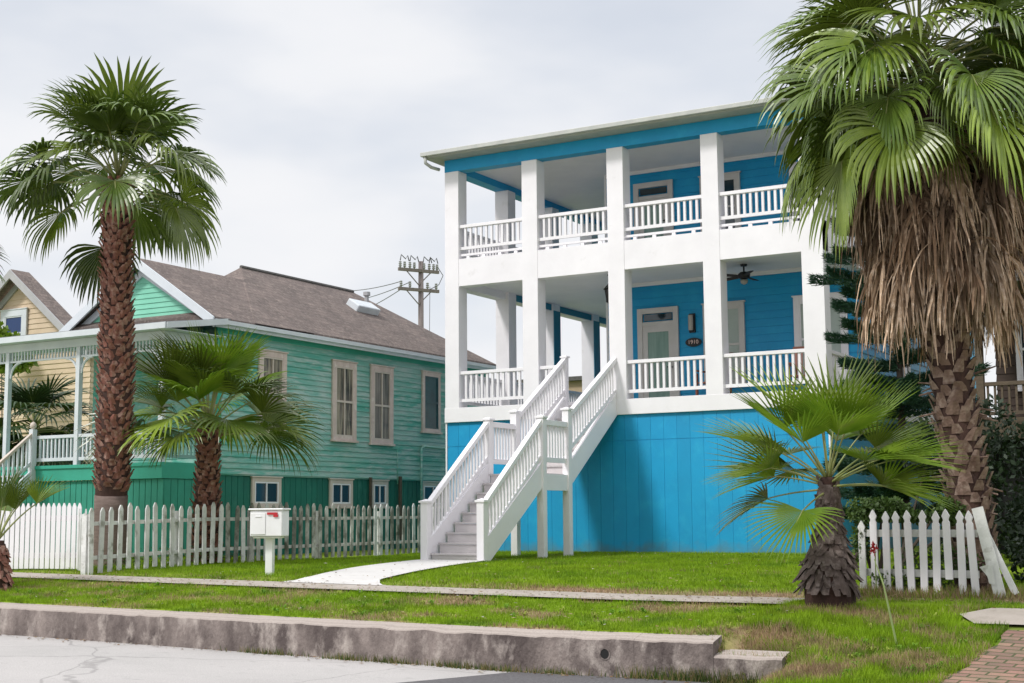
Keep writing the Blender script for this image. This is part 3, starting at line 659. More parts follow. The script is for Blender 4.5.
mb.box(SL+.045, SR-.045, YL0+.01, YL0+.06, ZL-.34, ZL-.20); mb.build('landing_fascia', WHITE, ST)
for x in (SL, SR):
    mb = MB(); mb.vbeam((x, YB0, ZG+.14), (x, YL0, ZL-.04), .09, .50); mb.build('stringer', WHITE, ST)
    mb = MB(); mb.vbeam((x, YL1, ZL-.02), (x, YT, ZT-.06), .09, .50); mb.build('stringer', WHITE, ST)
def newel(x, y, z0, z1, w=.15):
    mb = MB(); mb.box(x-w/2, x+w/2, y-w/2, y+w/2, z0, z1); o = mb.build('newel_post', WHITE, ST, bevel=.005)
    mb = MB(); a = w/2+.025; mb.box(x-a, x+a, y-a, y+a, z1, z1+.035); mb.add([(x-a+.01,y-a+.01,z1+.035),(x+a-.01,y-a+.01,z1+.035),(x+a-.01,y+a-.01,z1+.035),(x-a+.01,y+a-.01,z1+.035),(x,y,z1+.07)], [(0,1,4),(1,2,4),(2,3,4),(3,0,4)])
    mb.build('post_cap', WHITE, o)
def srail(x, y0, z0, y1, z1, drop, sp=.12):
    mb = MB(); n = round((y1-y0)/sp)
    for i in range(1, n):
        t = i/n; y = y0+(y1-y0)*t; z = z0+(z1-z0)*t; mb.box(x-.02, x+.02, y-.02, y+.02, z-drop, z-.03)
    mb.vbeam((x, y0, z0-drop), (x, y1, z1-drop), .05, .10); r = mb.build('stair_railing', WHITE, ST)
    mb = MB(); mb.vbeam((x, y0, z0), (x, y1, z1), .11, .11); mb.build('handrail', WHITE, r, bevel=.006)
for x in (SL, SR):
    newel(x, YB0, ZG-.1, 1.84); newel(x, YL0+.06, .6, 3.50); newel(x, YL1-.02, .6, 3.72)
    srail(x, YB0+.07, 1.80, YL0-.01, 3.42, .70); srail(x, YL0+.13, 3.42, YL1-.09, 3.42, .74)
    srail(x, YL1+.05, 3.62, YT-(.0 if x == SR else .05), 5.02 if x == SL else 4.96, .70)
newel(SL, YT-.0, 3.76, 5.08, .12)

# ------------------------------------------------------------------ green house
GH = thing('wooden_cottage', (-22.6, 27, .75), 'weathered green clapboard cottage with brown roof and white front porch', 'house')
XG = -20.5
mb = MB(); mb.box(-24.2, XG, 23.2, 34.4, 2.5, 5.72); siding_x(mb, 23.2, 34.4, 2.53, 5.72, -24.2, .125, .022, s=-1)
siding_x(mb, 23.2, 34.4, 2.53, 5.72, XG, .125, .022); siding_y(mb, -24.2, XG, 2.75, 5.75, 23.18, .125, .022)
GW = mb.build('wall', WGREEN, GH)
mb = MB(); mb.box(-24.2, XG-.06, 23.3, 34.3, .4, 2.52); boards_x(mb, 22.9, 34.3, .55, 2.5, XG-.06, .20, .014, .03); mb.build('skirting', DGREEN, GH)
mb = MB(); mb.box(XG-.02, XG+.03, 23.1, 34.4, 5.55, 5.74); mb.box(XG-.06, XG+.035, 23.12, 23.26, 2.55, 5.55); mb.build('frieze_board', MGREEN, GW)
# roof: hipped main + front gable
def slab(mb, pts, th=.07):
    n = len(pts); mb.add(list(pts) + [(p[0], p[1], p[2]-th) for p in pts], [tuple(range(n)), tuple(range(2*n-1, n-1, -1))] + [(i, n+i, n+(i+1)%n, (i+1)%n) for i in range(n)])
ex0, ex1, ey0, ey1, ez = -24.8, -20.28, 24.1, 34.62, 5.85; rxx, rz = -23.2, 7.80
mb = MB(); A, B, C_, D_ = (ex0,ey0,ez), (ex1,ey0,ez), (ex1,ey1,ez), (ex0,ey1,ez); R1, R2 = (rxx,27.0,rz), (rxx,31.72,rz)
slab(mb, [B, C_, R2, R1]); slab(mb, [A, B, R1]); slab(mb, [C_, D_, R2]); slab(mb, [D_, A, R1, R2])
g0, g1 = 22.75, 26.2; gx = -22.55
slab(mb, [(ex1, g0, ez-.012), (ex1, g1, ez-.012), (gx, g1, 7.33), (gx, g0, 7.33)]); slab(mb, [(gx, g0, 7.33), (gx, g1, 7.33), (-24.82, g1, ez), (-24.82, g0, ez)])
GR = mb.build('roof', SHINGLE, GH)
mb = MB(); mb.tube([(rxx, 27.0, rz+.01), (rxx, 31.72, rz+.01)], .05, 6); mb.build('ridge_cap', DARKROOF, GR)
mb = MB(); mb.box(ex1-.03, ex1+.02, 22.8, ey1, 5.63, 5.80); mb.box(XG+.03, ex1-.03, 22.8, ey1, 5.70, 5.74); mb.box(ex1+.02, ex1+.09, 22.95, ey1, 5.70, 5.79); mb.build('eave_board', BLUEWHITE, GH)
mb = MB(); mb.vbeam((ex1+.03, g0-.03, ez-.13), (gx, g0-.03, 7.23), .05, .22); mb.vbeam((gx, g0-.032, 7.23), (-24.86, g0-.03, ez-.13), .05, .22); mb.build('rake_board', BLUEWHITE, GH)
mb = MB(); mb.vbeam((ex1-.25, 22.955, ez-.05), (gx, 22.955, 7.02), .05, .17); mb.vbeam((gx, 22.953, 7.02), (-24.55, 22.955, ez-.05), .05, .17); mb.build('inner_rake_board', BLUEWHITE, GH)
mb = MB(); yv = 23.0
for k in range(12):
    z0 = 5.86 + k*.115; z1 = z0+.115; hw0 = (7.2-z0)/.65; hw1 = max(0, (7.2-z1)/.65)
    if hw0 <= 0: break
    mb.quad((gx-hw0, yv-.02, z0), (gx+hw0, yv-.02, z0), (gx+hw1, yv-.002, z1), (gx-hw1, yv-.002, z1)); mb.quad((gx-hw0, yv, z0-.001), (gx+hw0, yv, z0-.001), (gx+hw0, yv-.02, z0), (gx-hw0, yv-.02, z0))
mb.build('gable_wall', LGREEN, GH)
mb = MB(); mb.quad((gx-2.2, 22.78, 5.90), (gx+2.2, 22.78, 5.90), (gx+2.0, 23.0, 6.02), (gx-2.0, 23.0, 6.02)); mb.quad((gx-2.2, 22.78, 5.80),(gx+2.2, 22.78, 5.80),(gx+2.2, 22.78, 5.90), (gx-2.2, 22.78, 5.90)); mb.build('gable_ledge', SHINGLE, GH)
# roof vents
mb = MB(); c = V((-22.15, 30.7, 7.09)); d = V((-1, 0, .668)).normalized(); nrm = V((.668, 0, 1)).normalized()
for sgn in (1,): mb.beam(c - V((0,.5,0)) + nrm*.06, c + V((0,.5,0)) + nrm*.06, .42, .26, up=nrm)
mb.build('roof_vent', BLUEWHITE, GH, bevel=.03)
mb = MB(); mb.tube([(-22.5,31.4,7.3),(-22.5,31.4,7.62)], .06, 8); mb.tube([(-22.5,31.4,7.6),(-22.5,31.4,7.70)], .10, 8); mb.build('vent_pipe', GREYTRIM, GH)
# windows
window(GH, 'x', 27.16, 28.12, 3.42, 5.31, XG+.02, 1, PINKTRIM, CURTAIN, .13, .05, sash_m=CREAM)
window(GH, 'x', 28.73, 29.70, 3.40, 5.33, XG+.02, 1, PINKTRIM, DARKCURT, .13, .05, sash_m=CREAM)
window(GH, 'x', 24.45, 25.42, 3.44, 5.30, XG+.02, 1, PINKTRIM, CURTAIN, .13, .05, sash_m=CREAM)
window(GH, 'x', 31.05, 31.92, 3.80, 5.37, XG+.02, 1, PINKTRIM, TEALGLASS, .11, .05, split=False, sash_m=TEALGLASS)
for a, b in ((24.33, 25.33), (27.15, 28.05), (28.85, 29.55), (31.1, 32.2)):
    window(GH, 'x', a, b, 1.84, 2.47, XG-.03, 1, CREAM, GLASS, .09, .05, sashes='single', sash_m=WHITE)
mb = MB(); mb.box(XG+.02, XG+.06, 28.72, 28.80, 1.0, 2.55); mb.box(XG+.02, XG+.06, 30.0, 30.1, 1.0, 2.6); mb.build('wood_prop', BROWNWOOD, GH)
mb = MB(); mb.tube([(XG+.09,30.95,1.2),(XG+.09,30.95,3.35),(XG+.09,31.1,3.4),(XG+.09,33.5,3.35)], .035, 8); mb.tube([(XG+.09,29.85,2.4),(XG+.09,29.85,3.35)], .015, 6); mb.build('wall_pipe', WGREEN, GH, smooth=True)
# porch
P0, PY0, PY1 = -27.6, 21.5, 23.2
mb = MB(); mb.box(P0, XG, PY0, PY1, 2.66, 2.73); mb.build('porch_floor', MGREEN, GH)
mb = MB(); mb.box(P0, XG+.005, PY0+.03, PY0+.10, 2.40, 2.66); mb.box(XG-.06, XG+.005, PY0+.10, PY1-.1, 2.40, 2.66); mb.build('porch_band', MGREEN, GH)
mb = MB(); boards_y(mb, P0, XG-.01, .5, 2.39, PY0+.12, .165, .016, .025); boards_x(mb, PY0+.125, 22.9, .5, 2.39, XG-.04, .2, .014, .025); mb.build('porch_skirting', mat('mid_green_boards', (.035,.31,.225), .65, (.03,.26,.185), 2, bump=.1), GH)
for x in (-25.15, -22.97, -20.58):
    mb = MB(); mb.box(x-.055, x+.055, PY0+.03, PY0+.14, 2.73, 5.26); p = mb.build('porch_post', BLUEWHITE, GH, bevel=.004)
    mb = MB()
    for s_ in (-1, 1):
        if (x < -25 and s_ < 0) : continue
        pts = [(x+s_*(.06+.34*(1-math.cos(t))), PY0+.085, 4.68+.34*math.sin(t)) for t in [i*PI/2/6 for i in range(7)]]
        if x > -20.7 and s_ > 0: continue
        mb.tube(pts, .028, 5)
    mb.build('bracket', BLUEWHITE, p)
mb = MB(); mb.box(P0, -20.5, PY0+.03, PY0+.15, 5.25, 5.42); mb.box(-20.62, -20.5, PY0+.15, PY1, 5.25, 5.42); mb.build('porch_beam', BLUEWHITE, GH)
sp = MB(); x = P0
while x < -20.6:
    sp.box(x-.018, x+.018, PY0+.07, PY0+.10, 5.06, 5.25); x += .095
y = PY0+.2
while y < PY1: sp.box(-20.575, -20.545, y-.018, y+.018, 5.06, 5.25); y += .095
sp.box(P0, -20.63, PY0+.06, PY0+.11, 5.02, 5.06); sp.box(-20.585, -20.535, PY0+.14, PY1, 5.02, 5.06); sp.build('spindle_frieze', BLUEWHITE, GH)
mb = MB(); slab(mb, [(P0, 21.25, 5.56), (-20.2, 21.25, 5.56), (-20.2, 23.2, 5.84), (P0, 23.2, 5.84)], .03); mb.build('porch_roof', mat('porch_roof_grey', (.22,.23,.24), .8, (.17,.18,.19), 4), GH)
mb = MB(); mb.box(P0, -20.2, 21.22, 21.27, 5.42, 5.545); mb.vbeam((-20.2, 21.27, 5.485), (-20.2, 23.1, 5.76), .05, .13); mb.box(P0, -20.23, 21.27, 23.1, 5.425, 5.44); mb.build('porch_fascia', BLUEWHITE, GH)
railing(GH, (-24.2, PY0+.09), (-23.03, PY0+.09), 3.38, 2.86, BLUEWHITE, .115, .04, rails=(.08,.07))
railing(GH, (-22.91, PY0+.09), (-20.64, PY0+.09), 3.38, 2.86, BLUEWHITE, .115, .04, rails=(.08,.07))
railing(GH, (-27.4, PY0+.09), (-25.6, PY0+.09), 3.38, 2.86, BLUEWHITE, .115, .04, rails=(.08,.07))
railing(GH, (-20.58, PY0+.15), (-20.58, PY1-.05), 3.38, 2.86, TEALRAIL, .115, .04, rails=(.08,.07))
GS = thing('porch_steps', (-24.9, 20.4, .75), 'pale blue white steps with sloping rails up to the green cottage porch', 'steps')
for i in range(10):
    z = 2.53 - .19*i; y = PY0 - .25*(i+1)
    mb = MB(); mb.box(-25.5, -24.25, y, y+.27, z-.03, z); mb.build('tread', GREYTRIM, GS)
for x in (-24.2, -25.55):
    mb = MB(); mb.vbeam((x, PY0-.02, 2.50), (x, PY0-2.5, .60), .06, .3); mb.build('stringer', BLUEWHITE, GS)
    mb = MB(); mb.box(x-.06, x+.06, PY0-.02-.06, PY0-.02+.06, 2.4, 3.52); n_ = mb.build('newel_post', BLUEWHITE, GS, bevel=.005)
    mb = MB(); mb.lathe([(.03,0),(.065,.04),(.075,.09),(.05,.14),(.01,.165)], (x, PY0-.02, 3.52), 12); mb.build('post_ball', CREAM, n_, smooth=True)
    mb = MB(); 
    for k in range(1, 20):
        t = k/20; y = PY0-.05-2.4*t; z = 3.38-1.85*t; mb.box(x-.02, x+.02, y-.02, y+.02, z-.6, z)
    mb.vbeam((x, PY0-.05, 2.80), (x, PY0-2.45, .95), .05, .08); r = mb.build('stair_railing', BLUEWHITE, GS)
    mb = MB(); mb.vbeam((x, PY0-.05, 3.42), (x, PY0-2.45, 1.55), .08, .07); mb.build('handrail', CREAM, r)

# ------------------------------------------------------------------ tan gabled house, purple house, shed, right neighbour
TH = thing('gabled_house', (-34.6, 33, .8), 'tan clapboard house with steep white edged gable behind the green cottage', 'house')
ax, az, sl = -34.55, 9.0, .80; hw = 3.05
mb = MB(); mb.box(ax-hw+.02, ax+hw-.02, 30.05, 40, .5, az-hw*sl-.02); siding_y(mb, ax-hw, ax+hw, .8, az-hw*sl, 30.04, .16, .025); siding_x(mb, 30.04, 40, .8, az-hw*sl, ax+hw-.02, .16, .025)
z = az-hw*sl
while z < az-.15:
    z1 = z+.16; h0 = (az-z)/sl; h1 = max(0, (az-z1)/sl); mb.quad((ax-h0, 30.015, z), (ax+h0, 30.015, z), (ax+h1, 30.035, z1), (ax-h1, 30.035, z1)); mb.quad((ax-h0, 30.04, z), (ax+h0, 30.04, z), (ax+h0, 30.015, z), (ax-h0, 30.015, z)); z = z1
mb.build('wall', TAN, TH)
mb = MB(); e = hw+.35
slab(mb, [(ax, 29.6, az+.2), (ax+e, 29.6, az+.2-e*sl), (ax+e, 30.3, az+.2-e*sl), (ax, 30.3, az+.2)], .08); slab(mb, [(ax-e, 29.6, az+.2-e*sl), (ax, 29.6, az+.2), (ax, 30.3, az+.2), (ax-e, 30.3, az+.2-e*sl)], .08); mb.build('roof', SHINGLE, TH)
mb = MB(); mb.vbeam((ax, 29.57, az+.05), (ax+e, 29.57, az+.05-e*sl), .06, .26); mb.vbeam((ax, 29.572, az+.05), (ax-e, 29.57, az+.05-e*sl), .06, .26)
mb.vbeam((ax, 29.98, az-.14), (ax+hw, 29.98, az-.14-hw*sl), .06, .22); mb.vbeam((ax, 29.982, az-.14), (ax-hw, 29.98, az-.14-hw*sl), .06, .22); mb.build('rake_board', GREYTRIM, TH)
window(TH, 'y', -35.35, -34.2, 6.6, 8.0, 30.0, -1, BLUEWHITE, mat('deep_blue_glass', (.01,.04,.14), .2), .2, .06, split=False)
SH = thing('rear_building', (-23.5, 47, .8), 'plain tan building seen through the blue house porch at the stair top', 'building')
mb = MB(); mb.box(-26.5, -22.0, 46, 52, .6, 6.45); mb.build('wall', TANSHED, SH)
mb = MB(); mb.box(-26.7, -21.8, 45.8, 52.2, 6.45, 6.6); mb.build('roof', DARKROOF, SH)
window(SH, 'y', -23.2, -22.4, 4.3, 5.6, 46, -1, DARKWOOD, GLASS, .08, .05)
NB = thing('raised_bungalow', (-2.0, 29, .8), 'brown raised wooden house with porch in shade at the right edge', 'house')
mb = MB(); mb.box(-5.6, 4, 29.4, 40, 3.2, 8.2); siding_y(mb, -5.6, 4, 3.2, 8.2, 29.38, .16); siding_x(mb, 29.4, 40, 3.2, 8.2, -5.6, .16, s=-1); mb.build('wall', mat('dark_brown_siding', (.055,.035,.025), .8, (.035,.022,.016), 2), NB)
mb = MB(); mb.box(-5.7, 4, 28.45, 40, .5, 3.0); mb.build('undercroft_shade', SHADOW, NB)  # solid near-black box painted as the shade beneath the raised floor
mb = MB(); mb.box(-5.75, 4, 27.9, 29.4, 3.1, 3.2); mb.box(-5.8, 4, 27.85, 27.95, 2.95, 3.35); mb.box(-5.8, -5.7, 27.95, 29.4, 2.95, 3.35); mb.build('porch_deck', BROWNWOOD, NB)
for x in (-5.65, -4.6, -2.6, -.4, 2.0):
    mb = MB(); mb.box(x-.07, x+.07, 27.97, 28.11, 3.2, 5.9); mb.build('porch_post', BROWNWOOD, NB)
    mb = MB(); mb.box(x-.1, x+.1, 28.2, 28.4, .6, 3.1); mb.build('pier', DARKWOOD, NB)
railing(NB, (-5.65, 28.04), (3.9, 28.04), 4.05, 3.45, BROWNWOOD, .13, .04)
mb = MB(); mb.box(-6.0, 4.2, 27.6, 29.4, 5.9, 6.1); slab(mb, [(-5.5, 29.0, 8.25), (4.4, 29.0, 8.25), (4.4, 34.7, 10.5), (-5.5, 34.7, 10.5)]); slab(mb, [(-5.5, 34.7, 10.5), (4.4, 34.7, 10.5), (4.4, 40.4, 8.25), (-5.5, 40.4, 8.25)]); mb.build('roof', DARKROOF, NB)
window(NB, 'y', -5.2, -4.3, 4.0, 5.6, 29.36, -1, WHITE, GLASS, .09, .05)

# ------------------------------------------------------------------ fences
def picket_pts(w, h, tip=.07, gothic=False):
    if gothic: return [(-w/2,0),(w/2,0),(w/2,h-.15),(w/2*.72,h-.135),(w/2*.72,h-.115),(w/2*1.12,h-.08),(w*.25,h-.03),(0,h),(-w*.25,h-.03),(-w/2*1.12,h-.08),(-w/2*.72,h-.115),(-w/2*.72,h-.135),(-w/2,h-.15)]
    return [(-w/2,0),(w/2,0),(w/2,h-tip),(w*.12,h),(-w*.12,h),(-w/2,h-tip)]
def picket(parent, x, y, z, d, w, h, mat_, lean=0., th=.02, gothic=False, label=None, dy=0):
    pts = picket_pts(w, h, gothic=gothic); nrm = V((d.y, -d.x, 0)); vs = []
    for k in (0, 1):
        for u, t in pts:
            q = V((x, y, z)) + d*(u*math.cos(lean) + t*math.sin(lean)) + V((0,0,1))*(t*math.cos(lean) - u*math.sin(lean)) + nrm*(dy + (th if k else 0)); vs.append(q)
    n = len(pts); mb = MB(); mb.add(vs, [tuple(range(n))[::-1], tuple(range(n, 2*n))] + [(i, (i+1)%n, n+(i+1)%n, n+i) for i in range(n)])
    o = mb.build('picket', mat_, parent)
    if label: o['label'] = label
    return o
F1 = thing('picket_fence', (-17.1, 21, .76), 'weathered white picket fence running back beside the green cottage yard', 'fence')
path = [V((-16.82,16.12,0)), V((-17.15,19.2,0)), V((-17.4,23.0,0)), V((-17.62,27.2,0))]
tot = sum((b-a).length for a, b in zip(path, path[1:])); NP = 50; acc = 0
def along(s):
    for a, b in zip(path, path[1:]):
        L = (b-a).length
        if s <= L: return a+(b-a)*(s/L), (b-a).normalized()
        s -= L
    return path[-1], (path[-1]-path[-2]).normalized()
for i in range(NP):
    p, d = along(tot*i/(NP-1)); z = G(p.x, p.y)
    m_ = OLDWHITE if i < 16 or random.random() < .25 else DIRTYPICKET
    picket(F1, p.x, p.y, z-.0+uni(0,.04), d, .105, 1.05+uni(-.035,.035), m_, lean=random.gauss(0,.018), th=.02, dy=.02)
for zz in (.27, .80):
    mb = MB(); 
    for a, b in zip(path, path[1:]): mb.beam((a.x-.01, a.y, G(a.x,a.y)+zz), (b.x-.01, b.y, G(b.x,b.y)+zz), .04, .06)
    mb.build('fence_rail', OLDWHITE, F1)
for i in range(6):
    p, d = along(tot*i/5); z = G(p.x, p.y); mb = MB(); mb.box(p.x-.13, p.x-.03, p.y-.05, p.y+.05, z-.1, z+.95); mb.build('fence_post', OLDWHITE, F1)
GTE = thing('picket_gate', (-18.6, 16.4, .75), 'bright white gate panel of closely set pickets at the cottage yard corner', 'gate')
a, b = V((-20.6,15.72,0)), V((-17.62,16.67,0)); d = (b-a).normalized(); L = (b-a).length; n = 34
for i in range(n+1):
    p = a + d*(L*i/n); picket(GTE, p.x, p.y, G(p.x,p.y)+.03, d, .072, 1.06, WHITE, th=.02, dy=.02)
for zz in (.25, .85):
    mb = MB(); mb.beam((a.x, a.y+.02, G(*a.xy)+zz), (b.x, b.y+.02, G(*b.xy)+zz), .04, .09); mb.build('gate_rail', WHITE, GTE)
FX = thing('fence_corner', (-17.3, 16.4, .72), 'short low corner section of white pickets between gate and long fence', 'fence')
a, b = V((-17.50,16.58,0)), V((-16.98,16.22,0)); d = (b-a).normalized()
for i in range(5):
    p = a + (b-a)*(i/4); picket(FX, p.x, p.y, G(p.x,p.y)+.02, d, .085, [.98,.90,.86,.92,1.0][i], OLDWHITE, lean=uni(-.02,.02), dy=.02)
for zz in (.25, .75): mb = MB(); mb.beam((a.x, a.y+.02, G(*a.xy)+zz), (b.x, b.y+.02, G(*b.xy)+zz), .04, .08); mb.build('fence_rail', OLDWHITE, FX)
F2 = thing('garden_fence', (-4.0, 16.7, .64), 'short white picket fence with pointed gothic tops below the shaggy palm', 'fence')
a, b = V((-4.86,16.95,0)), V((-3.50,16.66,0)); d = (b-a).normalized()
hs = [.80,.98,.96,.98,1.0,1.0,.99,.80,.98,.97]; zo = [.05,0,0,-.02,-.03,-.03,-.03,.18,-.02,-.01]; ln = [0,0,.01,-.02,-.03,.01,.02,-.02,0,-.05]
for i in range(10):
    p = a + (b-a)*(i/9); picket(F2, p.x, p.y, .65+zo[i], d, .085, hs[i], WHITE if i != 0 else OLDWHITE, lean=ln[i], dy=.025, gothic=True)
for zz in (.24, .70):
    mb = MB(); mb.beam((a.x-.02, a.y+.02, .65+zz), (b.x+.02, b.y+.02, .65+zz), .035, .085); mb.build('fence_rail', OLDWHITE, F2)
LB = thing('leaning_board', (-3.2, 16.6, .64), 'two broken white boards leaning against the end of the small fence', 'board')
mb = MB(); mb.beam((-3.22,16.55,.60), (-3.45,16.62,1.64), .125, .03, up=(0,1,0)); mb.add([(-3.44,16.53,.98),(-3.30,16.53,1.02),(-3.27,16.53,.78),(-3.34,16.53,.80),(-3.36,16.53,.88)], [(0,1,2,3,4)]); mb.build('broken_board', OLDWHITE, LB)
mb = MB(); mb.beam((-3.08,16.64,.68), (-3.38,16.70,1.35), .07, .03, up=(0,1,0)); mb.build('split_lath', OLDWHITE, LB)

# ------------------------------------------------------------------ mailbox
MX, MY = -14.02, 17.08; mz = G(MX, MY)
MBX = thing('mailbox', (MX, MY, mz), 'white double letterbox with red flag on a square white post', 'mailbox')
fd = V((.868, .496, 0)); fd = V((math.cos(.33), math.sin(.33), 0)); bk = V((-fd.y, fd.x, 0)); c = V((MX, MY, 0))
def obx(mb, u0, u1, v0, v1, z0, z1):
    P = [c + fd*u + bk*v + V((0,0,z)) for z in (z0, z1) for u, v in ((u0,v0),(u1,v0),(u1,v1),(u0,v1))]
    mb.add(P, [(0,3,2,1),(4,5,6,7),(0,1,5,4),(1,2,6,5),(2,3,7,6),(3,0,4,7)])
mb = MB(); obx(mb, -.055, .055, -.05, .06, mz-.1, 1.30); mb.build('mailbox_post', MAILW, MBX, bevel=.004)
mb = MB(); obx(mb, -.22, .2, -.16, .1, 1.28, 1.308); obx(mb, -.25, .26, -.2, .12, 1.31, 1.70); mb.build('mailbox_body', MAILW, MBX, bevel=.03)
mb = MB(); obx(mb, -.275, .285, -.225, .14, 1.702, 1.73); mb.build('mailbox_lid', MAILW, MBX, bevel=.012)
mb = MB(); obx(mb, -.235, .0, -.212, -.202, 1.34, 1.66); obx(mb, -.16, -.06, -.222, -.213, 1.60, 1.615); mb.build('mailbox_door', MAILW, MBX, bevel=.006)
mb = MB(); obx(mb, .03, .19, -.222, -.203, 1.635, 1.668); obx(mb, .13, .20, -.222, -.203, 1.60, 1.634); mb.build('mailbox_flag', REDP, MBX)

# ------------------------------------------------------------------ palms
def unit(az, el): return V((math.cos(az)*math.cos(el), math.sin(az)*math.cos(el), math.sin(el)))
def frond(parent, o, az, el, Lp, Rb, droop, m, nseg=38, spread=2.25, bend=.35, pdroop=.35, name='frond', steps=6, pr=.016, wfac=1., pm=None, fold=.2, fuse=.42, back=.25):
    o = V(o); d = unit(az, el); pts = [o.copy()]; K = 5
    for k in range(K):
        d = (d + V((0,0,-1)) * pdroop * (k+1) / K * .35).normalized(); pts.append(pts[-1] + d*Lp/K)
    e = pts[-1]; roll = uni(-.35, .35)
    s = V((-math.sin(az), math.cos(az), 0)); n = s.cross(d) * -1
    if n.z < 0 and abs(el) < 1.4: n = -n
    s = d.cross(n); s = (s*math.cos(roll) + n*math.sin(roll)).normalized(); n = s.cross(d).normalized()
    d2 = (d*math.cos(bend) - n*math.sin(bend)).normalized(); n2 = (n*math.cos(bend) + d*math.sin(bend)).normalized()
    mb = MB(); dth = 2*spread/nseg
    tz = uni(.85, 1.15)
    for i in range(nseg):
        th = -spread + dth*(i+.5); a = abs(th)/spread
        Ls = Rb * (1 - .30*a**2) * uni(.93, 1.04)
        # blade halves tilt up from the midrib (V) 
        dr = (d2*math.cos(th) + s*math.sin(th) + n2*fold*math.sin(abs(th))).normalized()
        tang = (s*math.cos(th) - d2*math.sin(th)).normalized(); nn = dr.cross(tang).normalized()
        p = e.copy(); base = len(mb.v); cur = dr.copy(); g = droop*uni(.7, 1.35)*tz
        for k in range(steps+1):
            t = k/steps; r = Ls*t
            w = 2*r*math.tan(dth/2)*1.08 if t <= fuse else 2*Ls*fuse*math.tan(dth/2)*1.08*wfac*(1-((t-fuse)/(1-fuse))**1.6)**.9 if t < 1 else .002
            hlf = tang*w/2; off = nn*w*.28
            mb.v += [tuple(p-hlf), tuple(p-off), tuple(p+hlf)]
            if t > fuse*.8:
                cur = (cur + V((0,0,-1))*g*(.25+1.5*max(0,t-fuse))*1.35 + tang*uni(-.03,.03)).normalized()
                tang = (tang - cur*tang.dot(cur)).normalized(); nn = cur.cross(tang).normalized()
            else: cur = (cur + V((0,0,-1))*g*.12).normalized()
            p = p + cur*Ls/steps
        for k in range(steps):
            b = base+3*k; mb.f += [(b, b+1, b+4, b+3), (b+1, b+2, b+5, b+4)]
    f = mb.build(name, m, parent)
    mb = MB(); mb.tube([*pts, e + d2*Rb*.25], [pr*1.5, pr*1.25, pr, pr*.9, pr*.8, pr*.75, pr*.3], 6); mb.build('petiole', pm or PETI, f, smooth=True)
    return f
def trunk(parent, pts, core_m, boots_m, boots, z0b=None, z1b=None, seed=1, bare=None):
    """pts: list of (x,y,z,r). boots: dict(dz, w, h, out, per) """
    rnd = random.Random(seed)
    mb = MB(); n = 20; P = []
    zs = [p[2] for p in pts]
    def at(z):
        for a, b in zip(pts, pts[1:]):
            if z <= b[2]: t = (z-a[2])/(b[2]-a[2]); t = max(0, t); return [a[i]+(b[i]-a[i])*t for i in (0,1,3)]
        return [pts[-1][i] for i in (0,1,3)]
    K = 40
    for k in range(K+1):
        z = zs[0] + (zs[-1]-zs[0])*k/K; x, y, r = at(z)
        for j in range(n):
            t = 2*PI*j/n; rr = r*(1+.07*noise.noise(V((math.cos(t)*2, math.sin(t)*2, z*3))))
            mb.v.append((x+rr*math.cos(t), y+rr*math.sin(t), z))
    mb.f = [(k*n+j, k*n+(j+1)%n, (k+1)*n+(j+1)%n, (k+1)*n+j) for k in range(K) for j in range(n)]; mb.f.append(tuple(K*n+j for j in range(n)))
    T = mb.build('trunk', core_m, parent, smooth=True)
    mb = MB(); z = z0b; i = 0
    while z < z1b:
        x, y, r = at(z); a = i*2.39996 + rnd.uniform(-.15,.15); tt = (z-z0b)/(z1b-z0b)
        o_ = V((math.cos(a), math.sin(a), 0)); sd = V((-math.sin(a), math.cos(a), 0))
        w = boots['w']*rnd.uniform(.75,1.2); h = boots['h']*rnd.uniform(.7,1.25); out = boots['out']*rnd.uniform(.6,1.4)*(1-boots.get('taper',0)*tt)
        dn = boots.get('down', 0.)*rnd.uniform(.5,1.3); sk = rnd.uniform(-.35,.35)*w
        c0 = V((x, y, z)) + o_*(r*.93)
        up = V((0,0,1 if dn < .5 else -1))
        c1 = c0 + up*h*.55 + o_*(out*.55) + sd*sk*.4; c2 = c0 + up*h + o_*out + sd*sk
        t_ = .022; vs = []
        for cc, ww, th in ((c0, w, .035), (c1, w*.8, t_), (c2, w*.5, t_*.8)):
            vs += [cc-sd*ww/2, cc+o_*th+sd*0, cc+sd*ww/2, cc-o_*th*.6]
        mb.add(vs, [(0,1,5,4),(1,2,6,5),(2,3,7,6),(3,0,4,7),(4,5,9,8),(5,6,10,9),(6,7,11,10),(7,4,8,11),(8,9,10,11)])
        z += boots['dz']; i += 1
    mb.build('leaf_bases', boots_m, T)
    if bare:
        mb = MB(); zz = [bare[0]+(bare[1]-bare[0])*k/6 for k in range(7)]
        mb.tube([(at(q)[0], at(q)[1], q) for q in zz], [at(q)[2]*1.04*(1.08 if k == 0 else 1) for k, q in enumerate(zz)], 22); mb.build('bare_trunk', TRUNKGREY, T, smooth=True)
    return T
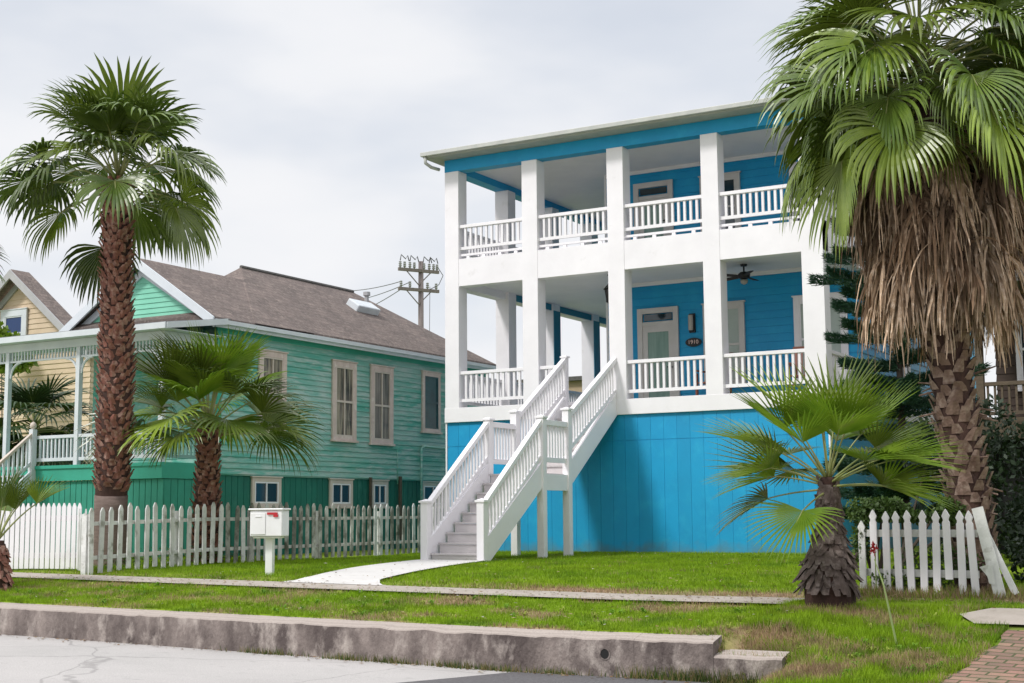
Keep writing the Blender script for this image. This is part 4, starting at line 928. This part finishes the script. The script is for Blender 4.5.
def crown(P, o, N, Lp, Rb, mats, el_hi=80, el_lo=-35, droop=(.1,.45), a0=0, seed=3, nseg=38, bend=.35, r0=.12, zspan=.35, pd=.35, wfac=1., skip=None, expo=1., fold=.2, spread=2.25, jit=.15, fuse=.42, steps=7):
    random.seed(seed)
    for i in range(N):
        t = i/(N-1); el = R(el_hi + (el_lo-el_hi)*t**expo) + uni(-jit,jit); az = a0 + i*2.39996 + uni(-.2,.2)
        if skip and skip(az % (2*PI), el): continue
        c = V(o) + V((math.cos(az)*r0*t, math.sin(az)*r0*t, -zspan*t))
        m = mats[min(len(mats)-1, int(random.random()*len(mats)))]
        frond(P, c, az, el, Lp*uni(.8,1.15)*(.75+.35*t), Rb*uni(.85,1.1), droop[0]+(droop[1]-droop[0])*t*uni(.7,1.2), m, nseg=nseg, bend=bend*uni(.4,1.4), pdroop=pd*uni(.6,1.4), wfac=wfac, fold=fold*uni(.3,1.9), spread=spread*uni(.82,1.05), fuse=fuse*uni(.85,1.1), steps=steps)

# tall palm, left
TP = thing('palm_tree', (-18.3,18,.75), 'tall fan palm with brown shaggy trunk behind the picket fence on the left', 'palm tree', 'fan palms')
tp = [(-18.30,18,.6,.27),(-18.28,17.98,1.9,.27),(-18.2,17.92,2.35,.275),(-18.05,17.8,4.2,.265),(-17.88,17.58,5.8,.225),(-17.78,17.45,6.9,.22),(-17.74,17.42,7.38,.23)]
trunk(TP, tp, TRUNKCORE, TRUNK, dict(dz=.0085, w=.14, h=.12, out=.08), 2.05, 7.3, 5, bare=(.6, 2.0))
crown(TP, (-17.74,17.42,7.48), 33, 1.15, 1.14, [FRONDD, FRONDD, FROND], 82, -9, (.15,.8), a0=1.1, seed=23, nseg=34, bend=.5, pd=.3, wfac=1.05, expo=1.0, zspan=.3, fold=.3, jit=.28, fuse=.5)
random.seed(5)
frond(TP, (-17.85,17.45,6.6), 3.4, -1.0, .35, .6, .7, FRONDD, nseg=22, spread=1.0)
# medium palm behind the fence
MP = thing('palm_tree', (-17.77,19.84,.76), 'medium fan palm with bright fronds in front of the green side wall', 'palm tree', 'fan palms')
trunk(MP, [(-17.79,19.86,.6,.26),(-17.77,19.84,1.8,.23),(-17.71,19.79,2.6,.175),(-17.68,19.75,3.2,.18)], TRUNKCORE, TRUNK, dict(dz=.011, w=.14, h=.12, out=.07), .65, 3.15, 6)
crown(MP, (-17.68,19.75,3.38), 36, 1.05, 1.22, [FRONDD, FROND, FRONDY], 80, -2, (.06,.34), a0=1.4, seed=21, nseg=36, bend=.3, pd=.2, fold=.4, spread=1.9, wfac=1.1, zspan=.3, jit=.2)
# small front palm with a swollen trunk
FP = thing('palm_tree', (-4.74,15.17,.586), 'small fan palm with fat pineapple shaped trunk in front of the blue wall', 'palm tree', 'fan palms')
bx_, by_ = -4.74, 15.17
trunk(FP, [(bx_,by_,.5,.27),(bx_,by_,.8,.27),(bx_,by_,1.08,.235),(bx_+.01,by_,1.3,.15),(bx_+.02,by_,1.55,.09),(bx_+.03,by_,1.98,.09)], TRUNKCORE, GREYBOOT, dict(dz=.0045, w=.12, h=.15, out=.12, down=.95, taper=.62), .84, 1.9, 7)
random.seed(2)
L_ = [(188,14),(205,-6),(160,40),(215,38),(190,64),(235,20),(110,60),(70,80),(40,58),(15,40),(350,26),(335,8),(300,48),(275,66),(18,8),(140,20),(262,-14),(60,30),(320,24),(175,24),(225,52),(255,42),(28,24),(100,44),(330,60)]
for a_, e_ in L_:
    frond(FP, (bx_+.03, by_, 1.98-.12*(1-e_/80)), R(a_)+uni(-.1,.1), R(e_)+uni(-.05,.05), uni(.58,.80), uni(.72,.90), .05 if e_ > 15 else .12, random.choice([FRONDY, FRONDY, FROND]), nseg=32, bend=uni(.1,.5), pdroop=.18, fold=uni(.2,.7), spread=1.7, pr=.011, steps=5, fuse=.42, wfac=.85)
# big shaggy palm, right
BP = thing('palm_tree', (-3.68,17.35,.64), 'large fan palm with a thick skirt of dead brown fronds on the right', 'palm tree', 'fan palms')
trunk(BP, [(-3.66,17.42,.5,.25),(-3.70,17.35,1.7,.23),(-3.76,17.2,2.7,.225),(-3.80,17.1,3.6,.24),(-3.82,17.0,5.4,.24),(-3.82,17.0,6.5,.22)], TRUNKCORE, TANBOOT, dict(dz=.017, w=.17, h=.15, out=.065), .6, 4.2, 8)
crown(BP, (-3.95,16.95,7.2), 68, 1.18, 1.12, [FROND, FROND, FRONDD, FRONDD], 82, -20, (.15,.72), a0=.3, seed=31, nseg=38, bend=.5, pd=.36, wfac=.98, zspan=.7, expo=.72, fold=.3, jit=.25, fuse=.46)
random.seed(8)
for k in range(9):
    az = k*.7+.2; frond(BP, (-3.82+.15*math.cos(az), 17+.15*math.sin(az), 6.2), az, R(-18), .75, .75, .7, FRONDO, nseg=32, spread=1.4, wfac=.8)
def dead_frond(parent, o, az, el, Lp, Ls, m, n=44):
    o = V(o); d = unit(az, el); pts = [o.copy()]
    for k in range(5):
        d = (d + V((0,0,-1))*(.10+.11*k)).normalized(); pts.append(pts[-1] + d*Lp/5)
    mb = MB(); sd = V((-math.sin(az), math.cos(az), 0)); ou = V((math.cos(az), math.sin(az), 0))
    tw = uni(-.25,.25)
    for q in range(n):
        t = random.random(); base = pts[3].lerp(pts[5], t) if random.random() < .5 else pts[5] - V((0,0,.12*random.random()))
        p = base + sd*uni(-.05,.05); cur = (sd*(random.gauss(0,.55)+tw) + ou*uni(-.15,.75) + V((0,0,uni(-1.1,.25)))).normalized()
        L = Ls*uni(.45,1.1); w = uni(.010,.026); st = 6; ph = uni(0, PI*2); wd = (sd*math.cos(ph)+ou*math.sin(ph)); b0 = len(mb.v)
        kink = random.randint(2,5)
        for k in range(st+1):
            u = k/st; ww = w*(1-.8*u**2)
            mb.v += [tuple(p-wd*ww), tuple(p+wd*ww)]
            cur = (cur + V((0,0,-1))*uni(.35,.8) + V((uni(-1,1),uni(-1,1),0))*.11*(3 if k == kink else 1)).normalized(); p = p + cur*L/st
            wd = (wd + V((uni(-1,1),uni(-1,1),0))*.25); wd = (wd - cur*wd.dot(cur)).normalized()
        for k in range(st): b = b0+2*k; mb.f.append((b, b+1, b+3, b+2))
    f = mb.build('dead_frond', m, parent)
    mb = MB(); mb.tube(pts, [.02,.018,.016,.014,.012,.008], 5); mb.build('petiole', m, f, smooth=True)
for k in range(98):
    az = k*2.39996; t = k/97; z = 6.2 - 1.65*t; ra = .22
    dead_frond(BP, (-3.82+ra*math.cos(az), 17.02+ra*math.sin(az), z), az, R(uni(-30,2)), uni(.55,1.0)*(1-.18*t), uni(.8,1.15)*(1-.2*t), random.choice([DEAD, DEAD, DEADD]))
for k in range(24):
    a = random.choice([uni(-.5,.9), uni(2.6,4.0)]); z = uni(1.4, 3.3); c0 = V((-3.72+.2*math.cos(a), 17.3+.2*math.sin(a), z)); c1 = c0 + V((math.cos(a), math.sin(a), uni(-.35,.25)))*uni(.12,.38)
    mb = MB(); mb.tube([c0, c1], [.016,.009], 5); mb.build('petiole_stub', TANBOOT, BP)
# small palm at left edge in verge
EP = thing('palm_tree', (-16.5,14.05,.6), 'low young fan palm at the left edge beside the sidewalk', 'palm tree', 'fan palms')
trunk(EP, [(-16.5,14.05,.45,.19),(-16.5,14.05,.75,.20),(-16.5,14.05,1.05,.15),(-16.48,14.05,1.3,.09)], TRUNKCORE, TRUNK, dict(dz=.007, w=.10, h=.10, out=.05, down=1.), .55, 1.25, 9)
random.seed(14)
for a_, e_, lp in ((30,50,.75),(22,64,.5),(200,40,.6),(150,50,.6),(100,60,.5),(260,50,.5),(330,72,.5),(175,20,.6),(240,25,.5),(60,80,.6)):
    frond(EP, (-16.48,14.05,1.3), R(a_), R(e_), lp, uni(.55,.68), .08, FRONDD if a_ > 40 else FROND, nseg=28, bend=.15, fold=.9 if a_ < 40 else .4, spread=1.5, pr=.012, steps=5, pdroop=.3)
# palm whose fronds reach in at upper left
OP = thing('palm_tree', (-22.3,17.2,.75), 'fan palm mostly outside the left edge, only frond tips showing', 'palm tree', 'fan palms')
trunk(OP, [(-22.3,17.2,.6,.25),(-22.3,17.2,6.4,.2)], TRUNKCORE, TRUNK, dict(dz=.03, w=.14, h=.12, out=.08), .7, 6.3, 10)
crown(OP, (-22.3,17.2,6.7), 22, .75, .85, [FRONDD], 80, -25, (.1,.5), a0=.2, seed=41, nseg=26)

# ------------------------------------------------------------------ other plants
def leafcloud(mb, c, rad, n, size, rnd=random):
    for _ in range(n):
        while True:
            p = V((rnd.uniform(-1,1), rnd.uniform(-1,1), rnd.uniform(-1,1)))
            if p.length < 1: break
        q = V(c) + V((p.x*rad[0], p.y*rad[1], p.z*rad[2])); a = V((rnd.gauss(0,1), rnd.gauss(0,1), rnd.gauss(0,1))).normalized(); b = a.cross(V((rnd.gauss(0,1), rnd.gauss(0,1), rnd.gauss(0,1)))).normalized()
        s_ = size*rnd.uniform(.6,1.4)
        mb.add([q, q+a*s_*.5+b*s_*.28, q+a*s_, q+a*s_*.5-b*s_*.28], [(0,1,2,3)])
def bush(name, base, blobs, n, size, m, label, cat, stems=3, group=None):
    T = thing(name, base, label, cat, group); mb = MB()
    for c, r in blobs: leafcloud(mb, c, r, n, size)
    mb.build('foliage', m, T); mb = MB()
    for k in range(stems):
        c = blobs[k % len(blobs)][0]; mb.tube([base, ((base[0]+c[0])/2+uni(-.1,.1), (base[1]+c[1])/2, (base[2]+c[2])/2), c], [.03,.02,.01], 6)
    mb.build('stem', BARK, T)
    return T
random.seed(77)
bush('climbing_vine', (-4.75,17.1,.65), [((-4.85,17.05,1.62),(.26,.16,.16)), ((-4.62,17.05,1.66),(.3,.14,.12)), ((-4.55,17.05,1.60),(.3,.12,.10)), ((-4.2,17.05,1.54),(.3,.1,.06)), ((-3.85,17.1,1.60),(.2,.12,.18)), ((-4.9,17.0,1.25),(.1,.1,.25)), ((-4.0,17.05,1.0),(.55,.1,.25)), ((-4.3,16.9,.8),(.5,.08,.15))], 650, .055, VINE, 'green vine trailing over the top of the small white fence', 'vine')
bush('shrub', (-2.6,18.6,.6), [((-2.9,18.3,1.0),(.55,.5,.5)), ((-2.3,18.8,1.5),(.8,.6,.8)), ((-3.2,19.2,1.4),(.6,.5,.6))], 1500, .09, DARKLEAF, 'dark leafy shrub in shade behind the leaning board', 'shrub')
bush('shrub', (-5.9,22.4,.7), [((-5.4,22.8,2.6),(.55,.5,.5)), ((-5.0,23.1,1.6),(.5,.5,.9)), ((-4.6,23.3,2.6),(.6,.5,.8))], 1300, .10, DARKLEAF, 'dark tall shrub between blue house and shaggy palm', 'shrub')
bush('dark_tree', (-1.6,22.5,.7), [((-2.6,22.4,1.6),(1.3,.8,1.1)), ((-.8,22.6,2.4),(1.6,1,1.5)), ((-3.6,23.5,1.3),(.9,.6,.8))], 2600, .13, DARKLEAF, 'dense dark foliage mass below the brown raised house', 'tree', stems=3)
YP = thing('palm_tree', (-28.3,25.2,.8), 'dark low fan palm standing behind the green cottage porch rail', 'palm tree', 'fan palms')
trunk(YP, [(-28.3,25.2,.6,.22),(-28.2,25.1,2.4,.2),(-28.1,25.0,3.6,.18)], TRUNKCORE, TRUNK, dict(dz=.03, w=.16, h=.14, out=.08), .7, 3.5, 12)
YDARK = mat('dark_green_palm_leaf', (.022,.05,.015), .4, (.04,.08,.022), 2.5, trans=.1, rnd=.3)  # darker green than the other palm leaves
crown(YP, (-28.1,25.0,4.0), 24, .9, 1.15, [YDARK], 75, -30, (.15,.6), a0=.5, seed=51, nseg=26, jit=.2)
random.seed(78)
bush('garden_tree', (-31.6,27,.8), [((-33.9,28.8,6.5),(.8,.5,.6)), ((-33.3,28.7,6.2),(.7,.5,.35)), ((-34.4,28.8,6.9),(.6,.5,.6))], 700, .2, FRONDY, 'light green treetop in front of the tan gable', 'tree')
mb = MB()
for k in range(500):
    t = random.random(); x = -16.85 - t*.5; y = 16.6 + t*5; leafcloud(mb, (x-.25, y, G(x,y)+.18), (.15,.3,.15), 2, .05)
tag(mb.build('fence_weeds', VINE), 'low weeds growing at the foot of the long picket fence', 'weeds', kind='stuff')
mb = MB(); random.seed(61)
for k in range(60):
    x = -170 + k*4.2 + uni(-1,1); y = 92 + uni(-4,8); leafcloud(mb, (x, y, 2.4), (2.8, 2, uni(1.8,2.8)), 130, .75)
tag(mb.build('far_trees', mat('far_foliage', (.03,.06,.025), .7, (.05,.085,.035), .3)), 'low line of trees far beyond the houses', 'trees', kind='stuff')
# norfolk pine
NP_ = thing('norfolk_pine', (-6.2,24.2,.74), 'dark tiered conifer with flat branches beside the blue house', 'conifer')
mb = MB(); mb.tube([(-6.2,24.2,.6),(-6.2,24.2,7.6)], [.09,.02], 8); mb.build('trunk', BARK, NP_)
random.seed(9)
zt = 1.4; ti = 0
while zt < 7.4:
    Lb = 1.25*min(1, (8.0-zt)/2.0); mb = MB()
    for k in range(8):
        a = 2*PI*k/8 + ti*.7 + uni(-.1,.1) if k else 2.75+uni(-.15,.15); d = V((math.cos(a), math.sin(a), uni(-.06,.10))); L = Lb*uni(.72,1.18); c = V((-6.2,24.2,zt+uni(-.12,.12))); sd = V((-d.y, d.x, 0))
        mb.tube([c, c+d*L], [.018,.006], 5)
        for q in range(1200):
            t = random.random()**.8; wd = .16*math.sin(min(1, t*1.3+.15)*PI)**.5*.9+.02; u = uni(-1,1)
            p = c + d*L*t + V((0,0,.10*t*t)) + sd*u*wd + V((0,0,uni(-.07,.09))); e2 = (d*uni(.2,1)+sd*uni(-.8,.8)+V((0,0,uni(-.2,.7)))).normalized()*uni(.07,.13); w_ = e2.cross(V((uni(-1,1),uni(-1,1),uni(-1,1)))).normalized()*.010
            mb.add([p-w_, p+w_, p+e2], [(0,1,2)])
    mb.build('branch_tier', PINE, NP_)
    zt += uni(.38,.52); ti += 1
# reed with flower by the fence
RD = thing('flower_stalk', (-3.61,13.58,.36), 'thin green stalk bending from the grass towards the small fence', 'plant stalk')
mb = MB(); mb.tube([(-3.61,13.58,.34),(-3.645,13.52,.62),(-3.68,13.45,.92),(-3.75,13.42,1.16)], [.011,.010,.008,.004], 6); mb.build('stalk', REED, RD)
FL = thing('red_flower', (-4.68,16.75,.68), 'single red flower on a green stem in front of the small fence', 'flower')
mb = MB(); mb.tube([(-4.68,16.78,.64),(-4.67,16.76,1.12)], .008, 5); mb.build('stem', REED, FL)
mb = MB(); leafcloud(mb, (-4.67,16.74,1.16), (.03,.02,.055), 30, .05); mb.build('petals', REDP, FL)

# ------------------------------------------------------------------ utility pole
UP = thing('utility_pole', (-39.6,60,.8), 'wooden power pole with two crossarms and insulators beyond the roofs', 'utility pole')
px, py = -39.6, 60
mb = MB(); mb.tube([(px,py,.5),(px,py,14.55)], [.18,.13], 12); mb.build('pole', POLEW, UP, smooth=True)
ad = V((.50,.866,0))
for z, hl in ((14.05,1.15),(13.05,1.15)):
    mb = MB(); c = V((px,py-.2,z)); mb.beam(c-ad*hl, c+ad*hl, .13, .16); arm = mb.build('crossarm', POLEW, UP)
    mb = MB()
    for s_ in (-1, 1): mb.tube([c+ad*s_*.75, V((px,py-.2,z-.75))], .03, 5)
    mb.build('brace', POLEW, arm)
    for u in ((-1.05,-.8,-.5,-.25,.3,.6,.85,1.05) if z > 14 else (-1.0,-.5,.5,1.0)):
        mb = MB(); q = c+ad*u; mb.lathe([(.03,.08),(.05,.12),(.09,.18),(.05,.22),(.09,.28),(.05,.33),(.08,.38),(.03,.42)], q, 8); mb.build('insulator', CERAM, UP)
mb = MB()
for k in range(4):
    u0 = [-1.05,-.5,.25,.6][k]; a = V((px,py-.2,14.5))+ad*u0; b = a+ad*.5
    mb.tube([a, a+ad*.06+V((0,0,.3)), a+ad*.3+V((0,0,.1)), a+ad*.42+V((0,0,.28)), b], .03, 5, False)
mb.tube([V((px,py-.2,14.3))+ad*1.1, V((px,py-.2,13.9))+ad*1.4, V((px,py-.2,13.4))+ad*1.15, V((px,py-.2,13.1))+ad*.6], .02, 5, False)
mb.tube([(px+.55,py,13.2),(px+.5,py,9),(px+.3,py,2)], .014, 5, False)
mb.build('jumper_wire', WIRE, UP)
for k, (u, z) in enumerate(((-1.0,13.42),(-.5,13.42),(-1.1,12.95))):
    a = V((px,py-.2,z))+ad*u; b = V((-66-1.5*k, 84+3*k, 19.0 - .8*k)); mb = MB()
    mb.tube([a.lerp(b, t/16)+V((0,0,-.5*4*(t/16)*(1-t/16))) for t in range(17)], .022, 5, False)
    tag(mb.build('overhead_wire', WIRE), 'thin black overhead wire leaving the power pole to the left', 'wire', 'overhead wires at the power pole')

# ------------------------------------------------------------------ camera, light, world
fpx, yaw, pit, rol = 1418., .51875, .12176, -.00819
fw = V((-math.sin(yaw)*math.cos(pit), math.cos(yaw)*math.cos(pit), math.sin(pit))); r = V((math.cos(yaw), math.sin(yaw), 0)); u = r.cross(fw)
r, u = r*math.cos(rol)+u*math.sin(rol), -r*math.sin(rol)+u*math.cos(rol)
cam = bpy.data.cameras.new('camera'); cam.sensor_width = 36; cam.lens = fpx*36/1024; cam.clip_end = 3000; cam.clip_start = .1
co = bpy.data.objects.new('camera', cam); COL.objects.link(co)
M = Matrix(((r.x,u.x,-fw.x,0),(r.y,u.y,-fw.y,0),(r.z,u.z,-fw.z,1.6),(0,0,0,1))); co.matrix_world = M
SC.camera = co
S_EL, S_AZ = R(48), R(205)   # azimuth measured clockwise from +Y
sd = V((math.sin(S_AZ)*math.cos(S_EL), math.cos(S_AZ)*math.cos(S_EL), math.sin(S_EL)))
sl_ = bpy.data.lights.new('sun', 'SUN'); sl_.energy = 2.5; sl_.angle = R(9); sl_.color = (1, .97, .93)
so = bpy.data.objects.new('sun', sl_); COL.objects.link(so); so.rotation_euler = sd.to_track_quat('Z', 'Y').to_euler()
W = bpy.data.worlds.new('World'); SC.world = W; W.use_nodes = True; nt = W.node_tree; N = nt.nodes; L = nt.links
for n_ in list(N): N.remove(n_)
out = N.new('ShaderNodeOutputWorld'); bg = N.new('ShaderNodeBackground'); bg2 = N.new('ShaderNodeBackground'); mx = N.new('ShaderNodeMixShader')
sky = N.new('ShaderNodeTexSky'); sky.sky_type = 'NISHITA'; sky.sun_disc = False; sky.sun_elevation = S_EL; sky.sun_rotation = S_AZ
L.new(sky.outputs[0], bg.inputs[0]); bg.inputs[1].default_value = .13
tc = N.new('ShaderNodeTexCoord'); mp = N.new('ShaderNodeMapping'); mp.inputs['Scale'].default_value = (1,1,2.6); L.new(tc.outputs['Generated'], mp.inputs[0])
nz = N.new('ShaderNodeTexNoise'); nz.inputs['Scale'].default_value = 2.1; nz.inputs['Detail'].default_value = 5; nz.inputs['Roughness'].default_value = .5; L.new(mp.outputs[0], nz.inputs[0])
cr = N.new('ShaderNodeValToRGB'); cr.color_ramp.elements[0].position = .38; cr.color_ramp.elements[0].color = (.83,.855,.905,1); cr.color_ramp.elements[1].position = .58; cr.color_ramp.elements[1].color = (.95,.95,.965,1)
L.new(nz.outputs[0], cr.inputs[0])
sp_ = N.new('ShaderNodeSeparateXYZ'); L.new(tc.outputs['Generated'], sp_.inputs[0])
zr_ = N.new('ShaderNodeMapRange'); zr_.inputs[1].default_value = .38; zr_.inputs[2].default_value = .95; zr_.inputs[3].default_value = 1.; zr_.inputs[4].default_value = 1.8; L.new(sp_.outputs['Z'], zr_.inputs[0])
L.new(cr.outputs[0], bg2.inputs[0]); L.new(zr_.outputs[0], bg2.inputs[1])
mf = N.new('ShaderNodeMapRange'); mf.inputs[1].default_value = .30; mf.inputs[2].default_value = .48; mf.inputs[3].default_value = .72; mf.inputs[4].default_value = .98; L.new(nz.outputs[0], mf.inputs[0])
L.new(mf.outputs[0], mx.inputs[0]); L.new(bg.outputs[0], mx.inputs[1]); L.new(bg2.outputs[0], mx.inputs[2]); L.new(mx.outputs[0], out.inputs[0])
SC.view_settings.view_transform = 'Standard'; SC.view_settings.look = 'None'; SC.view_settings.exposure = 0
SC.cycles.max_bounces = 8
